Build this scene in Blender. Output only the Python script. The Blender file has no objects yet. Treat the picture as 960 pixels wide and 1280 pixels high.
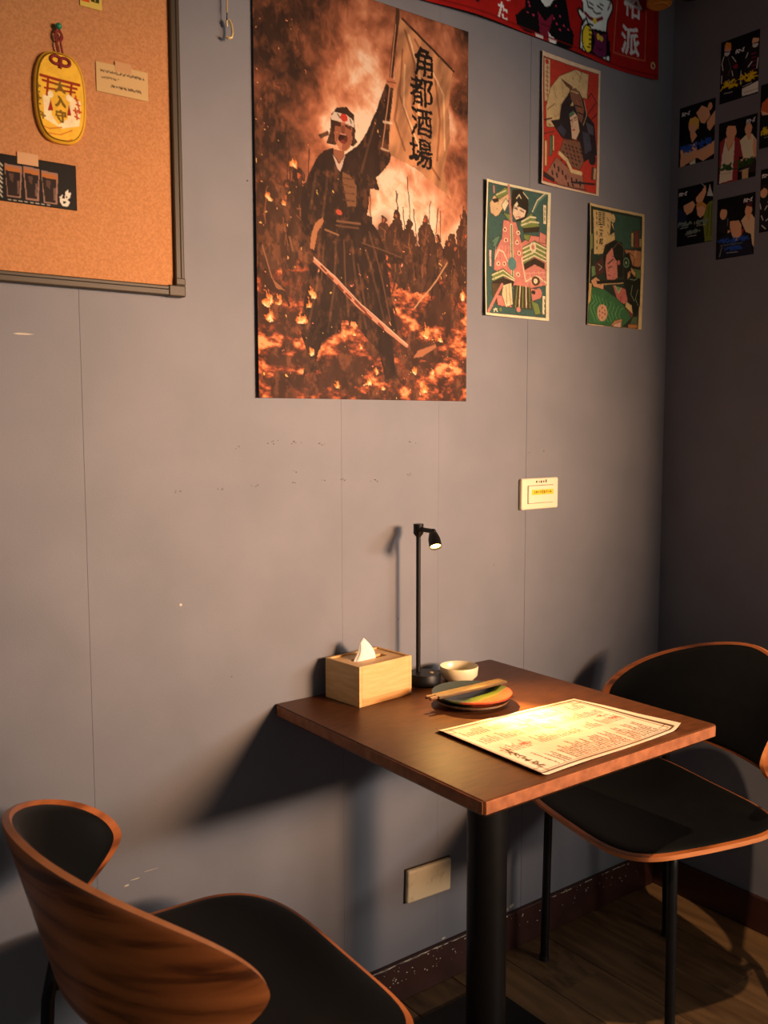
import bpy, bmesh, math, random
import numpy as np
from mathutils import Vector, Matrix

# ------------------------------------------------------------------ camera, world, lights, exposure
SC = bpy.context.scene
COL = SC.collection
cam_data = bpy.data.cameras.new('camera')
cam = bpy.data.objects.new('camera', cam_data); COL.objects.link(cam)
YAW, PITCH, ROLL = 0.6453, 0.0940, -0.0019
fw = Vector((math.sin(YAW)*math.cos(PITCH), math.cos(YAW)*math.cos(PITCH), -math.sin(PITCH)))
rt = Vector((math.cos(YAW), -math.sin(YAW), 0)); up = rt.cross(fw)
r2 = rt*math.cos(ROLL)+up*math.sin(ROLL); u2 = up*math.cos(ROLL)-rt*math.sin(ROLL)
cam.matrix_world = Matrix(((r2.x, u2.x, -fw.x, -2.1099), (r2.y, u2.y, -fw.y, -1.5566), (r2.z, u2.z, -fw.z, 1.2755), (0, 0, 0, 1)))
cam_data.sensor_fit = 'VERTICAL'; cam_data.sensor_height = 36.0
cam_data.lens = 36.0*1167.97/1280.0
cam_data.clip_start = 0.05
cam_data.dof.use_dof = True; cam_data.dof.focus_distance = 1.95; cam_data.dof.aperture_fstop = 6.3
SC.camera = cam
SC.view_settings.view_transform = 'Standard'; SC.view_settings.look = 'None'
SC.view_settings.gamma = 1.0; SC.view_settings.use_curve_mapping = False
SC.view_settings.exposure = 0.0

world = bpy.data.worlds.new('room_ambient'); SC.world = world; world.use_nodes = True
bg = world.node_tree.nodes['Background']
bg.inputs[0].default_value = (0.95, 0.95, 0.93, 1); bg.inputs[1].default_value = 0.14

def aim(o, target):
    d = Vector(target)-o.location
    o.rotation_euler = d.to_track_quat('-Z', 'Y').to_euler()
def light(name, kind, loc, target, energy, color, **kw):
    L = bpy.data.lights.new(name, kind); L.energy = energy; L.color = color
    for k, v in kw.items(): setattr(L, k, v)
    o = bpy.data.objects.new(name, L); COL.objects.link(o); o.location = loc; aim(o, target); return o
# warm ceiling downlight near the camera: narrow beam, throws the hard table and chair shadows on seat and floor
light('ceiling_downlight', 'SPOT', (-1.20, -1.30, 2.60), (-0.55, -0.95, 0.0), 175, (1.0, 0.66, 0.40), spot_size=math.radians(50), spot_blend=0.35, shadow_soft_size=0.02)
# wide lamp across the room: low, from the right, throws the table shadow sideways on the wall
light('far_room_lamp', 'AREA', (0.45, -3.0, 1.45), (-1.0, 0, 1.05), 12, (1.0, 0.88, 0.76), shape='RECTANGLE', size=1.3, size_y=0.12, spread=math.radians(80))
# warm spotlight over the room turned at the wall with the posters
light('wall_spotlight', 'SPOT', (-0.15, -3.2, 1.68), (-1.02, 0, 1.20), 820, (1.0, 0.57, 0.31), spot_size=math.radians(37), spot_blend=1.0, shadow_soft_size=0.30)

# ------------------------------------------------------------------ helpers
def new_obj(name, verts, faces, mat=None, parent=None, smooth=False, loc=None, kind=None):
    me = bpy.data.meshes.new(name); me.from_pydata([tuple(v) for v in verts], [], faces); me.validate(); me.update()
    return link(name, me, mat, parent, smooth, loc, kind)
def link(name, me, mat=None, parent=None, smooth=False, loc=None, kind=None):
    if smooth:
        me.polygons.foreach_set('use_smooth', [True]*len(me.polygons))
    if mat and not me.materials: me.materials.append(mat)
    o = bpy.data.objects.new(name, me); COL.objects.link(o)
    if parent: o.parent = parent
    if loc: o.location = loc
    if kind: o['kind'] = kind
    return o
def tag(o, label, cat, group=None):
    o['label'] = label; o['category'] = cat
    if group: o['group'] = group
    return o
def thing(name, label, cat, loc=(0, 0, 0), rz=0.0, group=None):
    o = bpy.data.objects.new(name, None); COL.objects.link(o); o.location = loc; o.rotation_euler = (0, 0, rz); o.empty_display_size = 0.05
    return tag(o, label, cat, group)
def bm_obj(name, bm, mat, parent=None, smooth=False, loc=None, kind=None):
    me = bpy.data.meshes.new(name); bmesh.ops.recalc_face_normals(bm, faces=bm.faces); bm.to_mesh(me); bm.free()
    return link(name, me, mat, parent, smooth, loc, kind)
def bm_box(bm, x0, x1, y0, y1, z0, z1, bev=0.0, seg=2, mat=None):
    r = bmesh.ops.create_cube(bm, size=1.0)
    vs = r['verts']
    for v in vs: v.co = Vector(((x0+x1)/2+v.co.x*(x1-x0), (y0+y1)/2+v.co.y*(y1-y0), (z0+z1)/2+v.co.z*(z1-z0)))
    if mat: bmesh.ops.transform(bm, matrix=mat, verts=vs)
    if bev:
        es = {e for v in vs for e in v.link_edges}
        bmesh.ops.bevel(bm, geom=list(es), offset=bev, segments=seg, profile=0.5, affect='EDGES')
def box(name, x0, x1, y0, y1, z0, z1, mat, parent=None, bev=0.0, seg=2, loc=None, kind=None, smooth=False):
    bm = bmesh.new(); bm_box(bm, x0, x1, y0, y1, z0, z1, bev, seg); return bm_obj(name, bm, mat, parent, smooth, loc, kind)
def lathe(name, prof, mat, parent=None, n=48, loc=None, smooth=True):
    vs, fs = [], []
    for r, z in prof:
        for i in range(n):
            a = 2*math.pi*i/n; vs.append((r*math.cos(a), r*math.sin(a), z))
    for k in range(len(prof)-1):
        for i in range(n):
            j = (i+1) % n; fs.append((k*n+i, k*n+j, (k+1)*n+j, (k+1)*n+i))
    if prof[0][0] > 1e-5: fs.append(tuple(range(n-1, -1, -1)))
    if prof[-1][0] > 1e-5: b = (len(prof)-1)*n; fs.append(tuple(range(b, b+n)))
    o = new_obj(name, vs, fs, mat, parent, smooth, loc); return sharp(o)
def sharp(o, ang=38):
    me = o.data
    bm = bmesh.new(); bm.from_mesh(me); bmesh.ops.remove_doubles(bm, verts=bm.verts, dist=1e-6); bmesh.ops.recalc_face_normals(bm, faces=bm.faces)
    for e in bm.edges:
        if len(e.link_faces) == 2 and e.calc_face_angle(0) > math.radians(ang): e.smooth = False
    bm.to_mesh(me); bm.free(); return o
def tube_data(pts, rad, n=14):
    pts = [Vector(p) for p in pts]; vs, fs = [], []
    rads = rad if isinstance(rad, (list, tuple)) else [rad]*len(pts)
    prev = None
    for k, p in enumerate(pts):
        t = (pts[min(k+1, len(pts)-1)]-pts[max(k-1, 0)]).normalized()
        if prev is None:
            a = Vector((1, 0, 0)) if abs(t.x) < 0.9 else Vector((0, 1, 0)); nrm = t.cross(a).normalized()
        else:
            nrm = (prev-t*prev.dot(t)).normalized()
        prev = nrm; b = t.cross(nrm)
        for i in range(n):
            a = 2*math.pi*i/n; vs.append(p+(nrm*math.cos(a)+b*math.sin(a))*rads[k])
    for k in range(len(pts)-1):
        for i in range(n):
            j = (i+1) % n; fs.append((k*n+i, k*n+j, (k+1)*n+j, (k+1)*n+i))
    fs.append(tuple(range(n-1, -1, -1))); b0 = (len(pts)-1)*n; fs.append(tuple(range(b0, b0+n)))
    return vs, fs
def tube(name, pts, rad, mat, parent=None, n=14, loc=None, kind=None):
    vs, fs = tube_data(pts, rad, n); return sharp(new_obj(name, vs, fs, mat, parent, True, loc, kind))

# ------------------------------------------------------------------ materials
def lin(c): c = np.asarray(c, float)/255.0; return np.where(c <= 0.04045, c/12.92, ((c+0.055)/1.055)**2.4)
def rgb(*c): return tuple(lin(c))+(1.0,)
def new_mat(name, col, rough=0.5, metal=0.0, spec=0.5):
    m = bpy.data.materials.new(name); m.use_nodes = True; b = m.node_tree.nodes['Principled BSDF']
    b.inputs['Base Color'].default_value = col; b.inputs['Roughness'].default_value = rough; b.inputs['Metallic'].default_value = metal
    b.inputs['Specular IOR Level'].default_value = spec
    return m, m.node_tree, b
def node(nt, t, **kw):
    n = nt.nodes.new(t)
    for k, v in kw.items():
        if isinstance(k, str) and hasattr(n, k): setattr(n, k, v)
    return n
def noise_mat(name, c1, c2, scale=(5, 5, 5), nscale=4.0, detail=4.0, rough=0.5, bump=0.0, bscale=200.0, metal=0.0, spec=0.5, lo=0.35, hi=0.65, dist=0.0):
    m, nt, b = new_mat(name, c1, rough, metal, spec)
    tc = node(nt, 'ShaderNodeTexCoord'); mp = node(nt, 'ShaderNodeMapping'); mp.inputs['Scale'].default_value = scale
    nt.links.new(tc.outputs['Object'], mp.inputs['Vector'])
    nz = node(nt, 'ShaderNodeTexNoise'); nz.inputs['Scale'].default_value = nscale; nz.inputs['Detail'].default_value = detail; nz.inputs['Distortion'].default_value = dist
    nt.links.new(mp.outputs[0], nz.inputs['Vector'])
    rp = node(nt, 'ShaderNodeValToRGB'); rp.color_ramp.elements[0].position = lo; rp.color_ramp.elements[1].position = hi
    rp.color_ramp.elements[0].color = c1; rp.color_ramp.elements[1].color = c2
    nt.links.new(nz.outputs['Fac'], rp.inputs[0]); nt.links.new(rp.outputs[0], b.inputs['Base Color'])
    if bump:
        n2 = node(nt, 'ShaderNodeTexNoise'); n2.inputs['Scale'].default_value = bscale; n2.inputs['Detail'].default_value = 3
        nt.links.new(tc.outputs['Object'], n2.inputs['Vector'])
        bp = node(nt, 'ShaderNodeBump'); bp.inputs['Strength'].default_value = bump; bp.inputs['Distance'].default_value = 0.001
        nt.links.new(n2.outputs['Fac'], bp.inputs['Height']); nt.links.new(bp.outputs[0], b.inputs['Normal'])
    return m
M = {}
M['wall'] = noise_mat('wall_paint', rgb(110, 112, 121), rgb(118, 119, 128), (1, 1, 1), 6.0, 5.0, 0.62, 0.25, 420.0)
M['wall_gap'] = new_mat('wall_backing', rgb(70, 66, 66), 0.9)[0]
M['base'] = noise_mat('baseboard_paint', rgb(50, 22, 18), rgb(62, 30, 24), (1, 1, 1), 14.0, 5.0, 0.5, 0.3, 60.0)
M['chip'] = new_mat('bare_plaster', rgb(196, 186, 168), 0.9)[0]
M['scuff'] = new_mat('scuff_dirt', rgb(84, 76, 72), 0.9)[0]
M['ceiling'] = new_mat('ceiling_paint', rgb(70, 68, 68), 0.8)[0]
M['black'] = noise_mat('black_powder_coat', rgb(8, 8, 9), rgb(12, 12, 13), (1, 1, 1), 30, 3, 0.45, 0.1, 600.0, spec=0.35)
M['black_plastic'] = new_mat('black_plastic', rgb(24, 24, 25), 0.4)[0]
M['vinyl'] = noise_mat('black_vinyl', rgb(6, 7, 6), rgb(9, 10, 9), (1, 1, 1), 25, 3, 0.5, 0.25, 500.0, spec=0.25)
M['table'] = noise_mat('brown_laminate', rgb(74, 42, 22), rgb(90, 52, 28), (3, 14, 14), 8.0, 6.0, 0.40, 0.12, 300.0, spec=0.25)
M['edge_band'] = noise_mat('worn_edge_band', rgb(136, 80, 48), rgb(166, 102, 64), (1, 1, 1), 60, 5, 0.5, 0.2, 200.0)
M['cream_plastic'] = new_mat('cream_plastic', rgb(236, 222, 190), 0.4)[0]
M['cream_worn'] = noise_mat('yellowed_plastic', rgb(214, 200, 168), rgb(188, 170, 132), (1, 1, 1), 40, 5, 0.45, lo=0.55, hi=0.75)
M['yellow_tape'] = new_mat('yellow_label', rgb(240, 200, 40), 0.5)[0]
M['ink'] = new_mat('dark_ink', rgb(60, 40, 24), 0.7)[0]
M['cork'] = noise_mat('cork', rgb(180, 122, 74), rgb(198, 138, 88), (1, 1, 1), 260.0, 6.0, 0.85, 0.3, 500.0, lo=0.36, hi=0.64)
M['frame'] = new_mat('olive_brown_frame', rgb(58, 48, 34), 0.45, 0, 0.3)[0]
M['paper'] = new_mat('note_paper', rgb(206, 176, 120), 0.8)[0]
M['tape'] = new_mat('clear_tape', rgb(196, 146, 96), 0.35)[0]
M['gold'] = new_mat('golden_plaque', rgb(240, 186, 52), 0.4)[0]
M['red_cord'] = new_mat('red_cord', rgb(128, 30, 20), 0.7)[0]
M['green_bead'] = new_mat('green_bead', rgb(40, 132, 96), 0.3)[0]
M['brass'] = new_mat('cream_metal', rgb(214, 190, 140), 0.35, 0.3)[0]
M['tissue'] = new_mat('white_tissue', rgb(240, 234, 224), 0.9)[0]
M['glaze_cream'] = new_mat('cream_glaze', rgb(228, 214, 178), 0.25)[0]
M['hole'] = new_mat('dark_slot', rgb(18, 14, 12), 0.9)[0]
M['lantern_black'] = new_mat('black_lantern_paper', rgb(16, 14, 14), 0.6)[0]
M['lantern_yellow'] = new_mat('amber_lantern_paper', rgb(190, 126, 34), 0.6)[0]
M['white_print'] = new_mat('white_print', rgb(214, 208, 196), 0.7)[0]
# bamboo with long soft grain
M['bamboo'] = noise_mat('bamboo', rgb(214, 166, 104), rgb(232, 190, 130), (6, 6, 46), 3.0, 4.0, 0.45, 0.1, 300.0, lo=0.3, hi=0.7)
M['bamboo_dark'] = noise_mat('bamboo_darker_strip', rgb(196, 142, 82), rgb(214, 162, 100), (6, 6, 46), 3.0, 4.0, 0.45, lo=0.3, hi=0.7)
# printed sheets: colour comes from the painted colour layer of the sheet
def print_mat(name, rough, bump=0.0):
    m, nt, b = new_mat(name, (0.5, 0.5, 0.5, 1), rough, 0, 0.12)
    at = node(nt, 'ShaderNodeAttribute'); at.attribute_name = 'Col'; nt.links.new(at.outputs['Color'], b.inputs['Base Color'])
    if bump:
        tc = node(nt, 'ShaderNodeTexCoord'); n2 = node(nt, 'ShaderNodeTexNoise'); n2.inputs['Scale'].default_value = 700
        nt.links.new(tc.outputs['Object'], n2.inputs['Vector']); bp = node(nt, 'ShaderNodeBump'); bp.inputs['Strength'].default_value = bump; bp.inputs['Distance'].default_value = 0.001
        nt.links.new(n2.outputs['Fac'], bp.inputs['Height']); nt.links.new(bp.outputs[0], b.inputs['Normal'])
    return m
M['print'] = print_mat('printed_paper', 0.6); M['print_gloss'] = print_mat('printed_card', 0.5); M['print_cloth'] = print_mat('printed_cloth', 0.95, 0.5)
def wood_mat(name, c1, c2, c3, scale, rough=0.38):
    m, nt, b = new_mat(name, c1, rough)
    tc = node(nt, 'ShaderNodeTexCoord'); mp = node(nt, 'ShaderNodeMapping'); mp.inputs['Scale'].default_value = scale
    nt.links.new(tc.outputs['Object'], mp.inputs['Vector'])
    wv = node(nt, 'ShaderNodeTexWave'); wv.wave_type = 'BANDS'; wv.bands_direction = 'Z'; wv.wave_profile = 'SIN'
    wv.inputs['Scale'].default_value = 1.0; wv.inputs['Distortion'].default_value = 16.0; wv.inputs['Detail'].default_value = 3.0; wv.inputs['Detail Scale'].default_value = 0.7
    nt.links.new(mp.outputs[0], wv.inputs['Vector'])
    n1 = node(nt, 'ShaderNodeTexNoise'); n1.inputs['Scale'].default_value = 3.2; n1.inputs['Detail'].default_value = 7; n1.inputs['Distortion'].default_value = 0.8
    m2 = node(nt, 'ShaderNodeMapping'); m2.inputs['Scale'].default_value = (1.6, 1.6, 12); nt.links.new(tc.outputs['Object'], m2.inputs['Vector']); nt.links.new(m2.outputs[0], n1.inputs['Vector'])
    mx = node(nt, 'ShaderNodeMath', operation='MULTIPLY_ADD'); mx.inputs[1].default_value = 0.85; nt.links.new(n1.outputs['Fac'], mx.inputs[0])
    sc_ = node(nt, 'ShaderNodeMath', operation='MULTIPLY'); sc_.inputs[1].default_value = 0.18; nt.links.new(wv.outputs['Fac'], sc_.inputs[0]); nt.links.new(sc_.outputs[0], mx.inputs[2])
    rp = node(nt, 'ShaderNodeValToRGB'); e = rp.color_ramp.elements; e[0].position = 0.34; e[0].color = c1; e[1].position = 0.72; e[1].color = c3
    q = e.new(0.5); q.color = c2
    nt.links.new(mx.outputs[0], rp.inputs[0]); nt.links.new(rp.outputs[0], b.inputs['Base Color'])
    return m
M['walnut'] = wood_mat('walnut_veneer', rgb(92, 46, 20), rgb(158, 86, 40), rgb(184, 104, 52), (1.0, 1.6, 8))
M['walnut_edge'] = noise_mat('plywood_edge', rgb(212, 130, 78), rgb(226, 144, 90), (4, 4, 20), 6.0, 3.0, 0.4)
# floor planks: colour shifts a little from plank to plank
def plank_mat():
    m, nt, b = new_mat('wood_plank', rgb(120, 88, 56), 0.42)
    tc = node(nt, 'ShaderNodeTexCoord'); oi = node(nt, 'ShaderNodeObjectInfo')
    mp = node(nt, 'ShaderNodeMapping'); mp.inputs['Scale'].default_value = (26, 2.2, 4); nt.links.new(tc.outputs['Object'], mp.inputs['Vector'])
    ad = node(nt, 'ShaderNodeVectorMath', operation='ADD'); nt.links.new(mp.outputs[0], ad.inputs[0])
    mu = node(nt, 'ShaderNodeVectorMath', operation='SCALE'); mu.inputs[0].default_value = (17, 31, 7); nt.links.new(oi.outputs['Random'], mu.inputs['Scale']); nt.links.new(mu.outputs[0], ad.inputs[1])
    nz = node(nt, 'ShaderNodeTexNoise'); nz.inputs['Scale'].default_value = 1.6; nz.inputs['Detail'].default_value = 7; nz.inputs['Distortion'].default_value = 0.6
    nt.links.new(ad.outputs[0], nz.inputs['Vector'])
    mx = node(nt, 'ShaderNodeMath', operation='MULTIPLY_ADD'); mx.inputs[1].default_value = 0.25; nt.links.new(oi.outputs['Random'], mx.inputs[0]); nt.links.new(nz.outputs['Fac'], mx.inputs[2])
    rp = node(nt, 'ShaderNodeValToRGB'); e = rp.color_ramp.elements; e[0].position = 0.35; e[0].color = rgb(68, 49, 31); e[1].position = 0.85; e[1].color = rgb(120, 90, 58)
    nt.links.new(mx.outputs[0], rp.inputs[0]); nt.links.new(rp.outputs[0], b.inputs['Base Color'])
    return m
M['plank'] = plank_mat()
M['subfloor'] = new_mat('subfloor', rgb(34, 26, 18), 0.9)[0]

# ------------------------------------------------------------------ shapes printed on the sheets, in millimetres from each sheet's top left corner
SAMURAI = [
 ('p',(188,122,76),[340,16.8,482,88,471,162,475,233,456,303,483,356,420,324,379,305,314,290,308,262,327,141]),
 ('l',(140,84,50),5.1,[353,38,379,100,373,181,420,293]),
 ('l',(140,84,50),5.1,[347,78,340,168,379,249,447,319]),
 ('l',(140,84,50),5.2,[379,51,433,109,447,197,440,280]),
 ('l',(140,84,50),5.1,[340,143,327,219,353,274]),
 ('l',(226,166,112),4.6,[363,45,392,117,389,208]),
 ('l',(226,166,112),4.6,[353,106,350,185,393,267]),
 ('l',(226,166,112),4.7,[406,75,457,144,461,256]),
 ('l',(50,30,20),5.1,[347,17.7,406,48,485,90]),
 ('l',(40,26,18),9.6,[335,13.3,326,73,317,148,309,218,303,280]),
 ('l',(205,130,85),2.8,[331,23.9,315,149,300,278]),
 ('l',(60,38,25),9.0,[335,6.1,334,30]),
 ('p',(36,23,16),[134,329,154,308,175,299,190,320,205,306,232,287,249,267,263,243,279,213,291,183,305,153,324,157,320,189,315,221,311,277,317,292,315,305,295,327,279,340,289,364,265,364,257,415,261,426,278,439,299,469,311,531,323,603,336,652,321,662,325,710,342,739,302,742,286,687,250,656,226,629,195,628,191,650,149,671,136,696,131,734,102,739,110,690,96,655,104,605,121,538,106,516,96,491,102,444,102,394,115,365]),
 ('l',(66,42,28),5.0,[143,478,135,570,114,648]),
 ('l',(66,42,28),5.1,[181,474,176,567,160,653]),
 ('l',(66,42,28),5.2,[219,470,228,547,254,640]),
 ('l',(66,42,28),5.3,[248,466,274,543,307,645]),
 ('l',(66,42,28),5.1,[163,347,153,417,147,455]),
 ('l',(66,42,28),5.3,[279,228,259,286,243,335]),
 ('l',(66,42,28),5.0,[135,352,122,421]),
 ('l',(88,55,34),3.5,[200,472,203,549,210,619]),
 ('l',(88,55,34),3.6,[262,449,290,525,315,620]),
 ('l',(88,55,34),3.4,[152,493,146,554]),
 ('l',(88,55,34),3.5,[234,515,254,608]),
 ('p',(120,76,46),[196,342,215,345,232,364,229,404,208,406,201,374]),
 ('l',(70,44,28),3.1,[200,353,225,353]),
 ('l',(70,44,28),3.1,[199,366,225,367]),
 ('l',(70,44,28),3.1,[199,380,225,380]),
 ('l',(70,44,28),3.1,[199,394,225,394]),
 ('l',(150,98,60),3.6,[156,457,187,464]),
 ('l',(120,78,48),4.3,[184,437,239,436]),
 ('l',(96,60,38),3.7,[182,446,235,445]),
 ('e',(190,70,45),[188.8,419.9,7.5,5.0]),
 ('p',(210,170,140),[173,310,189,329,205,308,196,334,191,342,186,338]),
 ('p',(150,85,55),[176,302,202,300,203,308,190,327,176,311]),
 ('p',(48,28,18),[172,238,185,222,209,217,226,228,229,271,226,288,161,294,168,271]),
 ('p',(72,44,28),[142,281,163,269,166,277,148,288]),
 ('p',(60,38,25),[222,267,235,278,226,288]),
 ('e',(176,100,66),[200.1,271.9,21.3,29.4]),
 ('p',(150,82,52),[180,253,221,253,219,284,205,300,188,297,181,279]),
 ('e',(196,118,80),[191.5,288.3,6.1,10.9]),
 ('p',(62,30,20),[177,250,195,250,194,257,180,258]),
 ('p',(62,30,20),[204,251,219,252,217,258,204,256]),
 ('e',(120,62,40),[199.2,262.6,4.8,8.2]),
 ('e',(40,14,10),[199.1,277.5,10.9,9.8]),
 ('e',(190,120,95),[198.4,270.3,8.2,1.9]),
 ('e',(130,45,35),[199.0,283.8,6.2,2.5]),
 ('p',(222,190,158),[172,241,180,230,206,232,226,240,226,252,204,248,173,247]),
 ('e',(196,48,30),[201.4,238.3,8.2,7.6]),
 ('l',(70,60,50),2.4,[187,234,192,240]),
 ('l',(70,60,50),2.5,[216,239,219,245]),
 ('e',(196,112,72),[318.1,148.5,12.5,9.5]),
 ('l',(120,66,40),2.6,[308,148,330,146]),
 ('l',(214,140,92),2.3,[315,157,295,279]),
 ('l',(200,130,86),2.3,[324,178,315,278]),
 ('l',(214,170,130),5.1,[299,228,319,227]),
 ('l',(200,150,110),4.5,[293,281,311,283]),
 ('p',(176,108,66),[133,446,150,435,152,441,138,465,129,498,120,496,123,472]),
 ('l',(38,24,16),8.4,[243,474,294,484,346,495]),
 ('l',(110,70,45),2.0,[243,472,294,481,343,491]),
 ('l',(206,128,92),8.9,[123,513,172,547,231,595,293,633,358,670]),
 ('l',(236,178,140),2.4,[128,513,177,544,237,591,299,630,359,669]),
 ('l',(110,45,28),4.3,[161,542,173,550]),
 ('l',(110,45,28),4.4,[185,561,197,570]),
 ('l',(110,45,28),4.4,[204,575,216,584]),
 ('l',(110,45,28),4.5,[226,589,238,598]),
 ('l',(110,45,28),4.5,[240,599,252,608]),
 ('l',(110,45,28),4.5,[253,611,266,620]),
 ('l',(110,45,28),4.6,[285,629,297,639]),
 ('l',(110,45,28),4.3,[146,528,157,536]),
 ('l',(40,24,16),12.1,[102,528,125,504]),
 ('e',(60,36,22),[117.5,513.8,11.3,11.9]),
 ('l',(130,80,50),4.6,[75,481,82,505]),
 ('l',(214,150,100),2.8,[469,489,437,532,379,591]),
 ('l',(170,110,70),2.2,[13.9,502,35,560]),
 ('p',(150,90,55),[35,560,64,582,44,579]),
 ('p',(170,100,62),[376,696,388,679,438,663,438,670,401,691]),
]
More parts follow.
